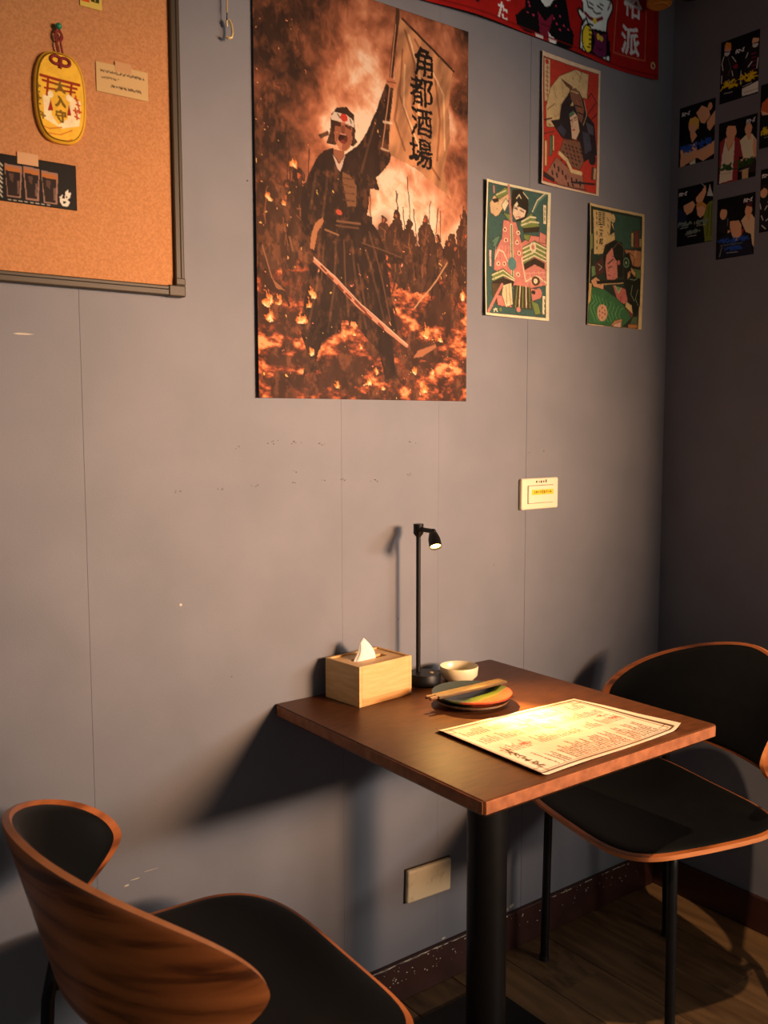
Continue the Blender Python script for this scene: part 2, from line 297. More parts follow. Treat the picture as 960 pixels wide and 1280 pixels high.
GREEN = [
 ('p',(66,92,74),[5.7,6.4,200,5.6,199,287,4.6,288]),
 ('p',(222,120,92),[57,80,98,80,117,123,148,103,199,103,201,212,146,224,100,226,28.8,192,32,153,53,120]),
 ('p',(96,128,92),[17.2,134,32,122,48,115,43,126,35,140,24.6,144,28.0,133]),
 ('p',(226,172,110),[11.9,50,26.8,30,59,12.6,76,12.8,73,34,62,46,42,72,32,77,16.4,70]),
 ('p',(126,134,56),[26.1,31,59,9.5,73,10.5,69,21.6,41,38]),
 ('p',(64,48,28),[19.7,41,38,36,41,42,27.0,47]),
 ('l',(238,206,146),2.8,[34,29.1,63,15.9]),
 ('p',(126,134,56),[53,65,86,66,77,82]),
 ('p',(238,206,146),[49,50,63,33,73,42,60,62]),
 ('l',(206,124,96),7.5,[71,4.4,83,87]),
 ('l',(222,120,92),4.3,[24.7,12.5,26.0,25.1]),
 ('p',(52,42,26),[84,11.5,115,6.6,135,22.7,137,52,124,73,98,78,81,46]),
 ('p',(240,190,140),[88,45,108,45,130,50,125,65,97,76,85,64]),
 ('l',(64,48,28),2.2,[90,50,101,51]),
 ('l',(64,48,28),2.2,[110,52,122,55]),
 ('l',(200,90,70),1.9,[97,69,111,67]),
 ('l',(238,206,146),2.8,[97,28.0,106,18.9,112,25.9]),
 ('l',(238,206,146),2.5,[119,11.8,135,23.2]),
 ('p',(238,206,146),[88,45,99,34,104,40,97,49]),
 ('l',(238,206,146),2.9,[150,50,166,22.5,191,4.2]),
 ('l',(96,128,92),3.9,[154,49,171,24.3,195,6.3]),
 ('p',(126,134,56),[109,82,147,53,176,79,171,93,122,93]),
 ('l',(238,206,146),3.5,[116,77,143,63,162,62]),
 ('l',(238,206,146),3.5,[115,85,147,73,172,72]),
 ('p',(64,48,28),[120,91,175,81,173,92,124,101]),
 ('p',(222,120,92),[177,92,199,97,197,117,175,116]),
 ('p',(126,134,56),[123,104,148,103,140,118,125,114]),
 ('p',(126,134,56),[121,133,160,114,199,125,195,159,162,150,126,171]),
 ('p',(64,48,28),[126,171,162,153,195,162,194,175,161,167,129,183]),
 ('l',(238,206,146),3.2,[122,136,160,119,198,128]),
 ('l',(238,206,146),3.2,[122,146,160,129,198,138]),
 ('l',(238,206,146),3.2,[122,156,160,139,198,149]),
 ('l',(238,206,146),3.2,[123,164,160,148,198,157]),
 ('e',(238,206,146),[155.1,129.4,10.9,11.2]),
 ('e',(222,120,92),[155.1,129.4,5.5,5.9]),
 ('l',(246,170,130),1.3,[130,186,138,217]),
 ('l',(246,170,130),1.2,[35,140,32,164]),
 ('l',(246,170,130),1.3,[144,184,153,216]),
 ('l',(246,170,130),1.2,[46,139,42,163]),
 ('l',(246,170,130),1.3,[159,183,168,214]),
 ('l',(246,170,130),1.2,[56,138,53,161]),
 ('l',(246,170,130),1.3,[174,181,183,213]),
 ('l',(246,170,130),1.2,[66,136,63,160]),
 ('l',(246,170,130),1.3,[189,180,198,212]),
 ('l',(246,170,130),1.3,[77,135,73,159]),
 ('l',(246,170,130),1.3,[130,191,198,183]),
 ('l',(246,170,130),1.3,[130,201,199,193]),
 ('l',(246,170,130),1.3,[130,210,199,203]),
 ('l',(238,206,146),2.9,[118,157,132,209,169,193,201,206]),
 ('e',(90,60,30),[165.2,205.2,13.8,10.8]),
 ('e',(238,206,146),[165.2,205.2,7.1,5.4]),
 ('l',(238,206,146),8.2,[83,90,89,203]),
 ('l',(104,132,78),4.4,[83,90,89,203]),
 ('e',(88,126,108),[87.0,173.7,13.6,14.8]),
 ('e',(250,196,140),[66.4,123.4,5.9,5.2]),
 ('e',(150,60,44),[66.4,123.4,3.0,2.6]),
 ('e',(250,196,140),[105.5,103.1,6.1,5.3]),
 ('e',(150,60,44),[105.5,103.1,3.0,2.6]),
 ('e',(250,196,140),[110.0,147.5,6.1,5.3]),
 ('e',(150,60,44),[110.0,147.5,3.0,2.6]),
 ('e',(250,196,140),[61.6,176.2,5.9,5.2]),
 ('e',(150,60,44),[61.6,176.2,3.0,2.6]),
 ('e',(250,196,140),[107.0,195.7,6.1,5.3]),
 ('e',(150,60,44),[107.0,195.7,3.0,2.7]),
 ('e',(250,196,140),[43.2,178.1,5.9,5.2]),
 ('e',(150,60,44),[43.2,178.1,2.9,2.6]),
 ('e',(250,196,140),[62.4,100.4,5.9,5.2]),
 ('e',(150,60,44),[62.4,100.4,3.0,2.6]),
 ('e',(250,196,140),[102.0,124.6,6.1,5.3]),
 ('e',(150,60,44),[102.0,124.6,3.0,2.6]),
 ('l',(238,206,146),2.8,[32,169,43,147,58,150,73,170]),
 ('p',(126,134,56),[22.4,202,58,187,96,205,93,212,58,205,25.5,219]),
 ('p',(64,48,28),[25.5,218,58,208,94,213,90,222,55,220,29.2,229]),
 ('l',(238,206,146),2.8,[23.5,205,58,191,95,207]),
 ('l',(238,206,146),2.8,[24.7,214,58,201,94,211]),
 ('p',(96,70,40),[21.9,222,55,221,59,255,37,268,24.0,250]),
 ('p',(222,120,92),[37,247,59,247,89,272,41,270]),
 ('p',(236,198,132),[58,224,85,216,90,264,67,273,54,245]),
 ('l',(170,120,70),1.9,[68,226,70,265]),
 ('l',(170,120,70),1.9,[77,222,82,264]),
 ('p',(84,62,36),[95,221,146,222,152,271,91,272]),
 ('l',(126,134,56),3.2,[104,223,98,271]),
 ('l',(238,206,146),3.2,[114,222,110,270]),
 ('l',(126,134,56),3.2,[123,221,122,269]),
 ('l',(238,206,146),3.2,[133,220,134,268]),
 ('l',(126,134,56),3.2,[144,219,147,268]),
 ('p',(222,120,92),[148,223,179,223,184,242,154,253]),
 ('e',(222,120,92),[175.6,232.8,10.3,12.2]),
 ('p',(126,134,56),[150,251,174,256,183,279,164,283]),
 ('e',(64,48,28),[157.8,231.5,7.1,4.9]),
 ('l',(222,120,92),7.4,[11.0,285,55,223]),
 ('e',(222,120,92),[108.3,274.4,6.9,5.9]),
 ('p',(238,206,146),[185,29.1,196,29.1,197,73,187,73]),
 ('p',(238,206,146),[188,236,198,237,196,280,187,280]),
 ('p',(236,180,150),[14.5,150,21.7,150,21.5,187,14.9,186]),
 ('l',(120,70,40),2.0,[191,36,191,42]),
 ('l',(120,70,40),2.0,[191,47,191,53]),
 ('l',(120,70,40),2.0,[191,58,191,64]),
 ('l',(120,70,40),2.0,[195,245,195,251]),
 ('l',(120,70,40),2.0,[195,257,195,263]),
 ('l',(120,70,40),2.0,[195,270,196,276]),
 ('l',(238,206,146),2.5,[28.1,280,39,278]),
 ('l',(238,206,146),2.5,[29.2,285,34,277,40,284]),
 ('e',(126,134,56),[50.1,278.5,3.7,4.2]),
]
RED = [
 ('p',(204,48,28),[5.2,10.4,198,9.4,195,290,4.5,287]),
 ('p',(226,170,112),[8.0,13.5,29.5,13.3,31,102,9.9,110]),
 ('e',(200,50,30),[17.9,19.9,5.5,5.2]),
 ('l',(150,90,50),1.6,[14.2,32,25.2,33]),
 ('l',(150,90,50),1.6,[19.6,29.1,19.8,37]),
 ('l',(150,90,50),1.6,[14.4,42,25.4,43]),
 ('l',(150,90,50),1.6,[19.8,39,20.0,47]),
 ('l',(150,90,50),1.6,[14.6,52,25.6,53]),
 ('l',(150,90,50),1.6,[20.0,49,20.2,57]),
 ('l',(150,90,50),1.6,[14.8,62,25.8,63]),
 ('l',(150,90,50),1.6,[20.3,59,20.4,67]),
 ('l',(150,90,50),1.6,[15.0,72,26.1,73]),
 ('l',(150,90,50),1.6,[20.5,69,20.6,77]),
 ('l',(150,90,50),1.6,[15.2,82,26.3,83]),
 ('l',(150,90,50),1.6,[20.7,79,20.8,87]),
 ('l',(150,90,50),1.6,[15.5,92,26.5,93]),
 ('l',(150,90,50),1.6,[20.9,89,21.1,97]),
 ('p',(222,172,104),[17.0,165,15.3,121,31,75,62,42,118,15.0,164,16.5,160,74,149,74,91,85,66,128,59,158]),
 ('l',(150,104,56),1.7,[116,18.2,140,32]),
 ('l',(150,104,56),1.3,[43,71,51,93]),
 ('l',(150,104,56),1.4,[139,18.6,132,42]),
 ('l',(130,84,44),1.9,[20.1,126,47,107]),
 ('l',(170,116,64),1.3,[70,47,75,78]),
 ('l',(130,84,44),1.9,[24.7,157,33,158]),
 ('l',(90,40,28),3.2,[6.9,152,36,142]),
 ('l',(120,50,34),2.9,[7.5,182,45,170]),
 ('l',(90,40,28),2.7,[163,109,188,80]),
 ('l',(90,40,28),2.7,[162,71,174,58,194,78]),
 ('l',(70,34,26),2.4,[176,118,195,103]),
 ('p',(50,36,36),[34,148,64,139,67,106,91,80,103,64,132,63,149,82,159,110,185,127,195,198,170,209,149,223,127,173,106,177,73,180,53,165]),
 ('p',(70,62,70),[53,162,68,149,89,161,77,177]),
 ('p',(74,66,74),[143,151,168,152,178,189,153,204]),
 ('p',(84,74,80),[155,127,181,133,185,155,164,153]),
 ('p',(142,84,54),[98,65,119,58,137,68,151,101,142,135,130,126,116,96,104,88]),
 ('p',(120,68,38),[69,47,109,57,103,64,87,59]),
 ('l',(222,172,104),2.3,[103,67,130,67]),
 ('l',(206,150,90),2.7,[91,77,69,103,63,131]),
 ('l',(206,150,90),2.4,[149,79,159,110,147,137]),
 ('l',(200,96,54),3.0,[124,84,144,113]),
 ('l',(50,36,36),2.7,[120,96,141,97]),
 ('l',(50,36,36),2.7,[127,111,146,112]),
 ('p',(222,172,104),[100,102,110,87,114,99]),
 ('p',(234,178,126),[97,122,113,111,126,119,135,153,122,175,107,175,103,145]),
 ('p',(84,122,88),[97,120,112,109,115,117,100,127]),
 ('l',(60,36,30),2.0,[101,135,109,131]),
 ('l',(60,36,30),2.0,[114,128,123,122]),
 ('l',(190,110,90),2.3,[105,136,111,135]),
 ('l',(190,110,90),2.4,[115,132,125,128]),
 ('l',(196,60,44),3.0,[109,155,117,153]),
 ('l',(200,140,96),1.7,[111,137,109,148]),
 ('p',(142,84,54),[77,182,106,178,135,177,150,221,137,243,107,239,61,217]),
 ('l',(50,36,36),3.0,[82,192,86,194]),
 ('l',(50,36,36),3.0,[95,192,99,194]),
 ('l',(50,36,36),3.0,[108,193,112,195]),
 ('l',(50,36,36),3.0,[121,193,125,195]),
 ('l',(50,36,36),3.1,[135,194,139,196]),
 ('l',(50,36,36),3.0,[85,200,89,202]),
 ('l',(50,36,36),3.0,[98,200,102,202]),
 ('l',(50,36,36),3.0,[111,201,116,203]),
 ('l',(50,36,36),3.1,[125,201,129,203]),
 ('l',(50,36,36),3.1,[138,202,143,204]),
 ('l',(50,36,36),3.0,[76,210,80,212]),
 ('l',(50,36,36),3.0,[89,211,93,213]),
 ('l',(50,36,36),3.0,[102,211,106,213]),
 ('l',(50,36,36),3.0,[115,212,119,214]),
 ('l',(50,36,36),3.1,[128,212,133,214]),
 ('l',(50,36,36),3.0,[79,218,83,220]),
 ('l',(50,36,36),3.0,[92,219,96,221]),
 ('l',(50,36,36),3.0,[105,219,110,221]),
 ('l',(50,36,36),3.0,[119,220,123,222]),
 ('l',(50,36,36),3.1,[132,221,136,223]),
 ('l',(50,36,36),3.0,[69,229,74,231]),
 ('l',(50,36,36),3.0,[83,229,87,231]),
 ('l',(50,36,36),3.0,[96,230,100,232]),
 ('l',(50,36,36),3.0,[109,230,113,232]),
 ('l',(50,36,36),3.1,[122,231,126,233]),
 ('l',(50,36,36),3.0,[73,237,77,239]),
 ('l',(50,36,36),3.0,[86,237,90,239]),
 ('l',(50,36,36),3.0,[99,238,103,240]),
 ('p',(164,98,68),[54,226,108,250,145,250,156,287,64,287,18.3,267]),
 ('l',(50,36,36),4.9,[46,244,48,250]),
 ('l',(50,36,36),5.0,[61,249,62,256]),
 ('l',(50,36,36),5.0,[75,255,77,261]),
 ('l',(50,36,36),5.0,[55,264,57,270]),
 ('l',(50,36,36),4.9,[39,261,41,267]),
 ('l',(50,36,36),5.0,[87,264,89,270]),
 ('l',(50,36,36),5.1,[108,266,110,273]),
 ('l',(50,36,36),5.1,[125,267,127,273]),
 ('l',(50,36,36),5.1,[113,280,114,286]),
 ('l',(50,36,36),5.0,[96,279,98,286]),
 ('l',(50,36,36),5.1,[138,270,139,277]),
 ('l',(230,184,112),9.3,[64,216,91,228,108,249,141,250]),
 ('p',(60,40,36),[7.2,266,48,276,47,284,7.5,278]),
 ('l',(50,36,36),4.7,[108,275,150,271,189,268]),
 ('l',(120,60,40),2.7,[96,287,163,285]),
 ('p',(222,172,104),[9.7,196,18.8,196,18.8,253,10.9,253]),
 ('p',(90,110,70),[29.2,182,37,182,37,226,27.7,227]),
 ('p',(222,172,104),[39,179,45,180,45,214,40,215]),
 ('p',(96,60,40),[179,229,184,229,182,258,177,258]),
 ('p',(214,150,96),[185,230,195,230,193,258,183,258]),
 ('e',(50,36,36),[178.5,211.3,12.9,13.8]),
]
ACTOR = [
 ('p',(44,54,36),[4.3,6.4,202,7.5,197,289,0.9,287]),
 ('p',(56,82,56),[82,11.7,195,11.9,198,86,135,96,101,76]),
 ('p',(214,166,92),[14.0,12.8,84,12.7,97,57,100,76,62,93,55,115,18.3,120]),
 ('p',(44,54,36),[86,13.8,99,22.7,85,40,97,57,80,67]),
 ('e',(214,166,92),[91.0,25.1,8.3,10.5]),
 ('l',(36,34,20),2.9,[28.6,18.7,28.8,23.9]),
 ('l',(36,34,20),2.9,[28.9,29.1,29.1,34]),
 ('l',(36,34,20),2.9,[29.3,41,29.4,46]),
 ('l',(36,34,20),2.9,[30.0,65,30,71]),
 ('l',(36,34,20),2.9,[31,86,31,91]),
 ('l',(36,34,20),2.9,[31,101,31,106]),
 ('l',(36,34,20),2.3,[37,17.6,46,17.5]),
 ('l',(36,34,20),2.3,[52,17.0,59,17.1]),
 ('l',(36,34,20),2.3,[37,22.3,46,22.2]),
 ('l',(36,34,20),2.3,[52,21.7,59,21.8]),
 ('l',(36,34,20),2.3,[37,27.0,46,26.9]),
 ('l',(36,34,20),2.3,[52,26.4,59,26.5]),
 ('l',(36,34,20),2.3,[37,32,46,32]),
 ('l',(36,34,20),2.3,[52,31,59,31]),
 ('l',(36,34,20),2.3,[37,36,46,36]),
 ('l',(36,34,20),2.3,[52,36,59,36]),
 ('l',(36,34,20),2.3,[37,41,46,41]),
 ('l',(36,34,20),2.3,[52,40,59,41]),
 ('l',(36,34,20),2.3,[37,46,46,46]),
 ('l',(36,34,20),2.3,[53,45,59,45]),
 ('l',(130,96,50),2.3,[70,26.4,76,34]),
 ('l',(130,96,50),2.3,[71,42,76,49]),
 ('l',(130,96,50),2.3,[71,61,77,68]),
 ('p',(84,44,32),[20.9,142,53,123,62,159,25.9,173]),
 ('p',(104,130,70),[9.1,149,25.1,147,29.8,168,11.8,175]),
 ('l',(150,160,110),2.0,[37,141,52,147,42,156]),
 ('p',(186,112,58),[135,96,200,93,200,130,172,146,144,108]),
 ('l',(110,56,32),2.4,[153,102,175,111,171,133]),
 ('l',(224,160,90),2.8,[179,94,175,111]),
 ('p',(36,34,20),[132,110,153,102,167,133,200,136,201,229,185,261,157,221,139,185]),
 ('e',(90,116,70),[143.0,127.5,12.0,12.9]),
 ('e',(36,34,20),[143.0,127.5,7.7,8.6]),
 ('e',(130,140,90),[143.0,127.5,3.8,4.3]),
 ('l',(130,138,84),2.1,[159,167,177,168,190,161]),
 ('l',(130,138,84),2.1,[169,182,165,204,179,220]),
 ('l',(130,138,84),2.1,[191,191,183,214,194,230]),
 ('l',(130,138,84),2.1,[159,148,181,159,200,147]),
 ('p',(96,110,50),[167,139,200,141,199,163,177,160]),
 ('p',(204,140,70),[161,137,181,148,177,160,163,150]),
 ('p',(204,132,72),[150,151,161,145,159,161,149,170]),
 ('p',(36,34,20),[55,113,72,89,97,78,126,81,134,99,132,126,131,165,112,167,107,128,94,103,69,122,73,176,65,170]),
 ('p',(206,112,84),[67,117,89,96,109,128,113,167,101,174,73,176,64,143]),
 ('e',(36,34,20),[112.4,104.3,19.0,22.4]),
 ('l',(112,90,60),1.7,[93,98,112,81,132,91,133,115]),
 ('l',(36,34,20),2.7,[74,137,94,124]),
 ('l',(36,34,20),2.0,[76,146,89,142]),
 ('l',(140,50,40),2.3,[75,164,85,165]),
 ('l',(150,64,50),1.7,[79,145,77,155]),
 ('e',(198,96,74),[115.4,130.3,5.1,6.4]),
 ('p',(198,96,74),[95,187,122,189,144,193,154,222,141,231,114,222]),
 ('p',(104,146,84),[100,187,126,190,120,207]),
 ('l',(214,166,92),2.4,[103,188,119,205,127,191]),
 ('l',(120,50,36),2.0,[128,213,124,240]),
 ('p',(58,104,52),[14.5,198,63,199,110,217,141,234,172,262,134,290,4.1,286,3.7,244]),
 ('l',(98,146,70),2.3,[10.9,211,27.6,231,9.8,246,33,281]),
 ('l',(98,146,70),2.3,[26.3,215,40,233,23.6,247,45,281]),
 ('l',(98,146,70),2.3,[42,219,52,235,37,249,58,280]),
 ('l',(98,146,70),2.3,[57,222,65,236,51,251,70,279]),
 ('l',(98,146,70),2.3,[73,226,77,238,65,252,82,278]),
 ('l',(98,146,70),2.3,[89,229,90,240,80,254,95,277]),
 ('l',(98,146,70),2.4,[105,233,102,242,94,256,108,277]),
 ('l',(98,146,70),2.4,[122,237,115,244,108,258,120,276]),
 ('l',(98,146,70),2.4,[138,240,128,245,123,259,133,275]),
 ('e',(218,150,98),[59.0,257.2,19.8,20.3]),
 ('e',(180,72,50),[58.6,244.9,2.9,2.7]),
 ('e',(180,72,50),[59.0,257.2,2.9,2.7]),
 ('e',(180,72,50),[59.3,269.0,2.9,2.7]),
 ('e',(180,72,50),[48.6,253.7,2.9,2.7]),
 ('e',(180,72,50),[69.4,260.2,2.9,2.7]),
 ('e',(180,72,50),[49.7,264.2,2.9,2.7]),
 ('e',(180,72,50),[68.3,250.9,2.9,2.7]),
 ('p',(216,142,84),[9.3,184,29.9,173,61,186,61,201,22.5,197]),
 ('l',(140,70,40),1.6,[30,181,51,190]),
 ('p',(36,34,20),[33,183,139,169,141,176,36,189]),
 ('l',(206,150,80),2.6,[59,188,134,179]),
 ('p',(214,166,92),[148,223,170,231,175,254,145,237]),
 ('p',(130,60,40),[142,236,176,256,172,264]),
 ('p',(206,130,70),[93,286,107,274,135,267,133,290]),
 ('p',(226,160,120),[100,288,112,279,131,275,130,290]),
 ('p',(134,54,38),[172,46,188,42,190,88,174,87]),
 ('p',(186,142,70),[160,53,169,50,169,87,161,87]),
 ('p',(186,142,70),[192,63,200,62,199,84,192,84]),
 ('p',(84,96,54),[176,261,194,257,194,282,163,281]),
 ('p',(190,110,50),[159,279,195,278,194,288,157,289]),
 ('p',(120,130,60),[1.1,77,12.9,70,13.9,106,2.1,113]),
 ('p',(206,156,70),[3.0,189,14.3,190,12.3,232,2.1,244]),
]
BANNER = [
 ('p',(14,11,12),[903,320,1021,289,1046,368,1059,385,1056,413,1040,423,1015,422,990,418,948,411,907,417,876,409,870,391,901,364]),
 ('p',(128,28,48),[941,358,990,359,979,398,980,415,960,415,951,407]),
 ('l',(90,16,30),2.9,[953,387,984,387]),
 ('p',(14,11,12),[936,359,966,379,995,348,983,339,947,348]),
 ('p',(232,224,204),[942,310,994,296,990,325,978,342,964,347,950,336]),
 ('p',(210,50,60),[991,319,1002,318,996,325]),
 ('p',(232,214,196),[935,411,960,411,962,417,938,418]),
 ('p',(232,214,196),[976,397,985,405,1006,409,1000,420,980,419]),
 ('e',(200,50,80),[912.0,351.3,2.9,2.3]),
 ('e',(200,50,80),[916.8,357.9,2.9,2.3]),
 ('e',(200,50,80),[909.5,373.5,2.9,2.3]),
 ('e',(200,50,80),[928.8,374.6,2.9,2.4]),
 ('e',(200,50,80),[997.9,337.4,3.0,2.4]),
 ('e',(200,50,80),[1012.3,355.9,3.1,2.4]),
 ('e',(200,50,80),[1001.7,374.7,3.0,2.4]),
 ('e',(200,50,80),[1025.0,373.0,3.1,2.4]),
 ('e',(200,50,80),[1013.0,384.9,3.1,2.4]),
 ('e',(200,50,80),[992.4,364.9,3.0,2.4]),
 ('e',(200,50,80),[1038.8,377.9,3.1,2.4]),
 ('p',(232,224,204),[1081,273,1177,248,1204,275,1203,288,1185,318,1180,352,1189,376,1198,387,1197,408,1178,409,1155,405,1129,407,1100,411,1080,408,1081,384,1084,355,1088,345,1075,335,1069,326,1076,320,1088,325,1085,305]),
 ('l',(14,11,12),4.6,[1081,273,1177,248,1204,275,1203,288,1185,318,1180,352,1189,376,1198,387,1197,408,1178,409,1155,405,1129,407,1100,411,1080,408,1081,384,1084,355,1088,345,1075,335,1069,326,1076,320,1088,325,1085,305]),
 ('p',(14,11,12),[1181,361,1197,359,1196,379,1185,377]),
 ('l',(14,11,12),3.7,[1175,269,1197,268,1185,292]),
 ('p',(196,150,110),[1188,279,1197,276,1193,286]),
 ('l',(14,11,12),3.1,[1100,293,1107,308,1126,307]),
 ('l',(14,11,12),3.1,[1126,311,1139,314,1156,308]),
 ('l',(14,11,12),3.2,[1142,295,1162,298]),
 ('l',(14,11,12),2.6,[1152,288,1166,288]),
 ('l',(14,11,12),2.6,[1110,297,1126,299]),
 ('l',(120,24,34),7.3,[1096,325,1114,331,1137,330,1163,317]),
 ('p',(230,186,40),[1128,327,1140,324,1141,334,1135,340,1127,337]),
 ('l',(14,11,12),4.1,[1086,354,1101,334,1108,345,1127,344]),
 ('l',(14,11,12),3.1,[1092,340,1089,354]),
 ('e',(14,11,12),[1108.7,378.6,23.3,32.3]),
 ('e',(240,200,40),[1108.7,378.6,18.7,29.0]),
 ('l',(14,11,12),3.1,[1113,358,1122,356]),
 ('l',(14,11,12),3.1,[1114,368,1123,366]),
 ('l',(14,11,12),3.1,[1114,379,1123,376]),
 ('l',(14,11,12),3.1,[1114,389,1123,387]),
 ('l',(14,11,12),2.6,[1108,397,1119,395]),
 ('p',(14,11,12),[1124,351,1187,342,1197,395,1155,410,1122,406]),
 ('p',(104,28,64),[1129,354,1154,357,1184,347,1181,371,1182,399,1155,407,1128,403,1138,377]),
 ('e',(226,180,50),[1150.1,362.9,7.2,7.1]),
 ('e',(226,180,50),[1162.1,363.5,7.3,6.3]),
 ('l',(60,14,34),3.2,[1148,387,1155,392,1168,386]),
 ('l',(14,11,12),3.2,[1182,399,1182,406]),
 ('l',(14,11,12),3.1,[1090,401,1091,410]),
 ('l',(206,110,70),2.7,[1223,236,1211,382,1325,380,1329,208]),
 ('p',(30,16,14),[721,386,769,373,751,396,739,390,732,393]),
]
CARD_A = [
 ('p',(30,26,26),[0.4,40,19.6,37,42,48,52,112,2.9,108]),
 ('l',(176,170,164),2.4,[8.6,36,3.6,51,7.0,68]),
 ('l',(176,170,164),2.1,[31,42,42,57]),
 ('l',(176,170,164),2.4,[4.6,80,3.9,98]),
 ('l',(176,170,164),2.3,[32,76,35,88]),
 ('l',(176,170,164),2.1,[24.5,95,26.2,105]),
 ('l',(176,170,164),2.1,[57,83,56,113]),
 ('l',(70,66,64),2.1,[19.8,41,28.9,68,21.4,84]),
 ('e',(196,130,90),[19.0,20.0,9.4,10.5]),
 ('p',(190,120,40),[9.1,12.2,14.3,3.3,26.8,8.3,28.7,25.3,18.8,15.2]),
 ('e',(170,164,156),[17.2,30.0,7.7,6.7]),
 ('l',(20,16,16),2.1,[12.3,25.5,22.0,28.0]),
 ('p',(28,24,24),[68,42,81,32,105,33,108,118,58,113]),
 ('e',(200,146,108),[92.8,23.2,8.9,10.4]),
 ('p',(18,14,14),[82,16.3,91,8.8,102,13.5,101,20.2,88,16.1]),
 ('e',(180,172,164),[92.7,33.9,7.4,5.6]),
 ('l',(20,16,16),2.0,[88,28.7,99,29.6]),
 ('p',(24,20,20),[84,47,96,46,97,94,84,95]),
 ('l',(120,30,50),2.3,[84,52,95,52]),
 ('l',(120,30,50),2.3,[85,61,95,61]),
 ('l',(120,30,50),2.3,[85,70,96,70]),
 ('l',(120,30,50),2.3,[86,80,96,79]),
 ('l',(120,30,50),2.3,[86,89,96,89]),
 ('l',(176,170,164),2.3,[74,46,69,56]),
 ('l',(176,170,164),3.1,[76,79,85,70]),
 ('l',(176,170,164),3.0,[101,66,99,88]),
 ('p',(120,30,50),[34,65,46,63,48,73,39,73]),
 ('p',(190,184,170),[61,126,107,118,108,144,62,144]),
 ('l',(130,124,112),1.3,[67,137,106,136]),
]
CARD_B = [
 ('p',(16,16,18),[67,74,109,55,113,162,53,174,57,100]),
 ('p',(196,140,104),[81,53,106,27.4,108,59,90,77,82,67]),
 ('p',(196,140,104),[49,22.7,65,8.4,86,22.2,90,40,75,55,64,51]),
 ('p',(14,12,14),[48,14.9,62,3.9,85,7.6,105,9.3,107,27.8,94,32,83,19.1,68,7.9]),
 ('e',(204,140,100),[88.8,17.0,6.3,9.3]),
 ('p',(18,18,20),[4.0,83,17.1,71,35,66,53,82,56,162,6.6,164]),
 ('p',(196,140,104),[32,65,47,69,54,80,39,94,34,78]),
 ('e',(196,140,104),[41.7,52.6,14.2,16.4]),
 ('p',(202,150,66),[26.7,46,31,33,48,31,58,42,57,66,49,54,34,46]),
 ('p',(196,140,104),[4.7,103,53,95,55,134,7.7,149]),
 ('p',(196,140,104),[53,117,77,112,110,101,111,132,73,146,55,134]),
 ('p',(196,180,150),[34,142,50,136,51,156,33,155]),
 ('p',(196,140,104),[4.6,128,13.0,129,12.3,153,5.3,151]),
]
CARD_C = [
 ('p',(122,40,42),[3.8,46,20.1,36,48,42,70,59,77,96,58,92,55,150,4.6,145]),
 ('p',(200,176,150),[18.9,40,44,41,44,82,41,143,4.6,145,10.7,81]),
 ('p',(196,140,104),[20.2,38,45,41,38,64,26.9,71]),
 ('e',(196,140,104),[35.4,25.0,14.8,19.2]),
 ('p',(20,16,16),[17.9,13.6,24.5,4.5,41,5.0,53,15.0,50,31,45,15.4,24.7,10.5]),
 ('l',(150,110,50),1.6,[20.6,48,28.3,71,39,54]),
 ('p',(206,180,150),[59,54,75,44,91,45,104,63,101,111,72,107]),
 ('p',(196,140,104),[76,42,89,43,88,56,81,57]),
 ('e',(196,140,104),[81.1,31.4,9.6,13.7]),
 ('p',(196,140,104),[96,54,106,68,107,124,103,125,94,77]),
 ('p',(196,140,104),[57,101,75,96,77,103,61,109]),
 ('p',(40,32,26),[66,105,103,102,105,137,67,132]),
 ('p',(170,140,100),[67,127,84,124,84,147,68,147]),
]
CARD_D = [
 ('p',(96,104,40),[81,62,93,49,108,47,107,145,84,146,77,93]),
 ('l',(60,66,26),2.4,[93,59,90,132]),
 ('l',(60,66,26),2.4,[101,58,101,134]),
 ('p',(26,32,56),[0.8,47,25.7,67,29.7,98,2.6,103]),
 ('p',(160,156,150),[86,33,94,5.1,100,26.0,105,37]),
 ('l',(150,150,150),2.2,[71,0.5,77,6.6]),
 ('p',(196,140,104),[54,32,71,17.9,81,5.0,84,22.9,75,43,64,49,55,42]),
 ('p',(196,140,104),[17.4,45,46,38,53,49,44,65,28.8,70,19.4,58]),
 ('p',(196,140,104),[57,57,72,53,84,62,79,79,68,84,60,75]),
 ('p',(176,120,60),[55,47,72,44,86,55,84,65,73,55,58,57]),
]
CARD_E = [
 ('p',(24,24,28),[2.5,78,8.7,52,31,46,40,70,32,88]),
 ('e',(196,140,104),[18.2,36.9,10.1,14.6]),
 ('p',(16,14,16),[7.9,30,10.2,16.1,25.5,16.5,30,29.4,24.5,27.2,13.3,25.1]),
 ('p',(196,140,104),[32,78,39,82,29.7,92]),
 ('l',(120,120,120),1.3,[31,51,30,68]),
 ('p',(190,160,126),[67,62,80,50,96,51,105,64,106,135,99,122,95,98,81,91]),
 ('p',(196,140,104),[79,50,93,50,89,66]),
 ('e',(196,140,104),[86.5,40.6,9.6,13.8]),
 ('p',(70,30,40),[78,31,81,19.6,95,23.2,95,34,82,29.1]),
 ('p',(22,24,40),[10.2,94,38,84,76,90,95,103,100,148,4.9,143]),
 ('p',(140,50,36),[40,82,76,83,71,96,55,111]),
 ('p',(196,140,104),[37,59,58,54,69,74,68,96,55,108,44,94,37,74]),
 ('p',(14,12,14),[31,59,42,41,58,37,66,50,65,60,48,59]),
 ('l',(150,140,120),1.3,[16.6,117,10.4,141]),
]
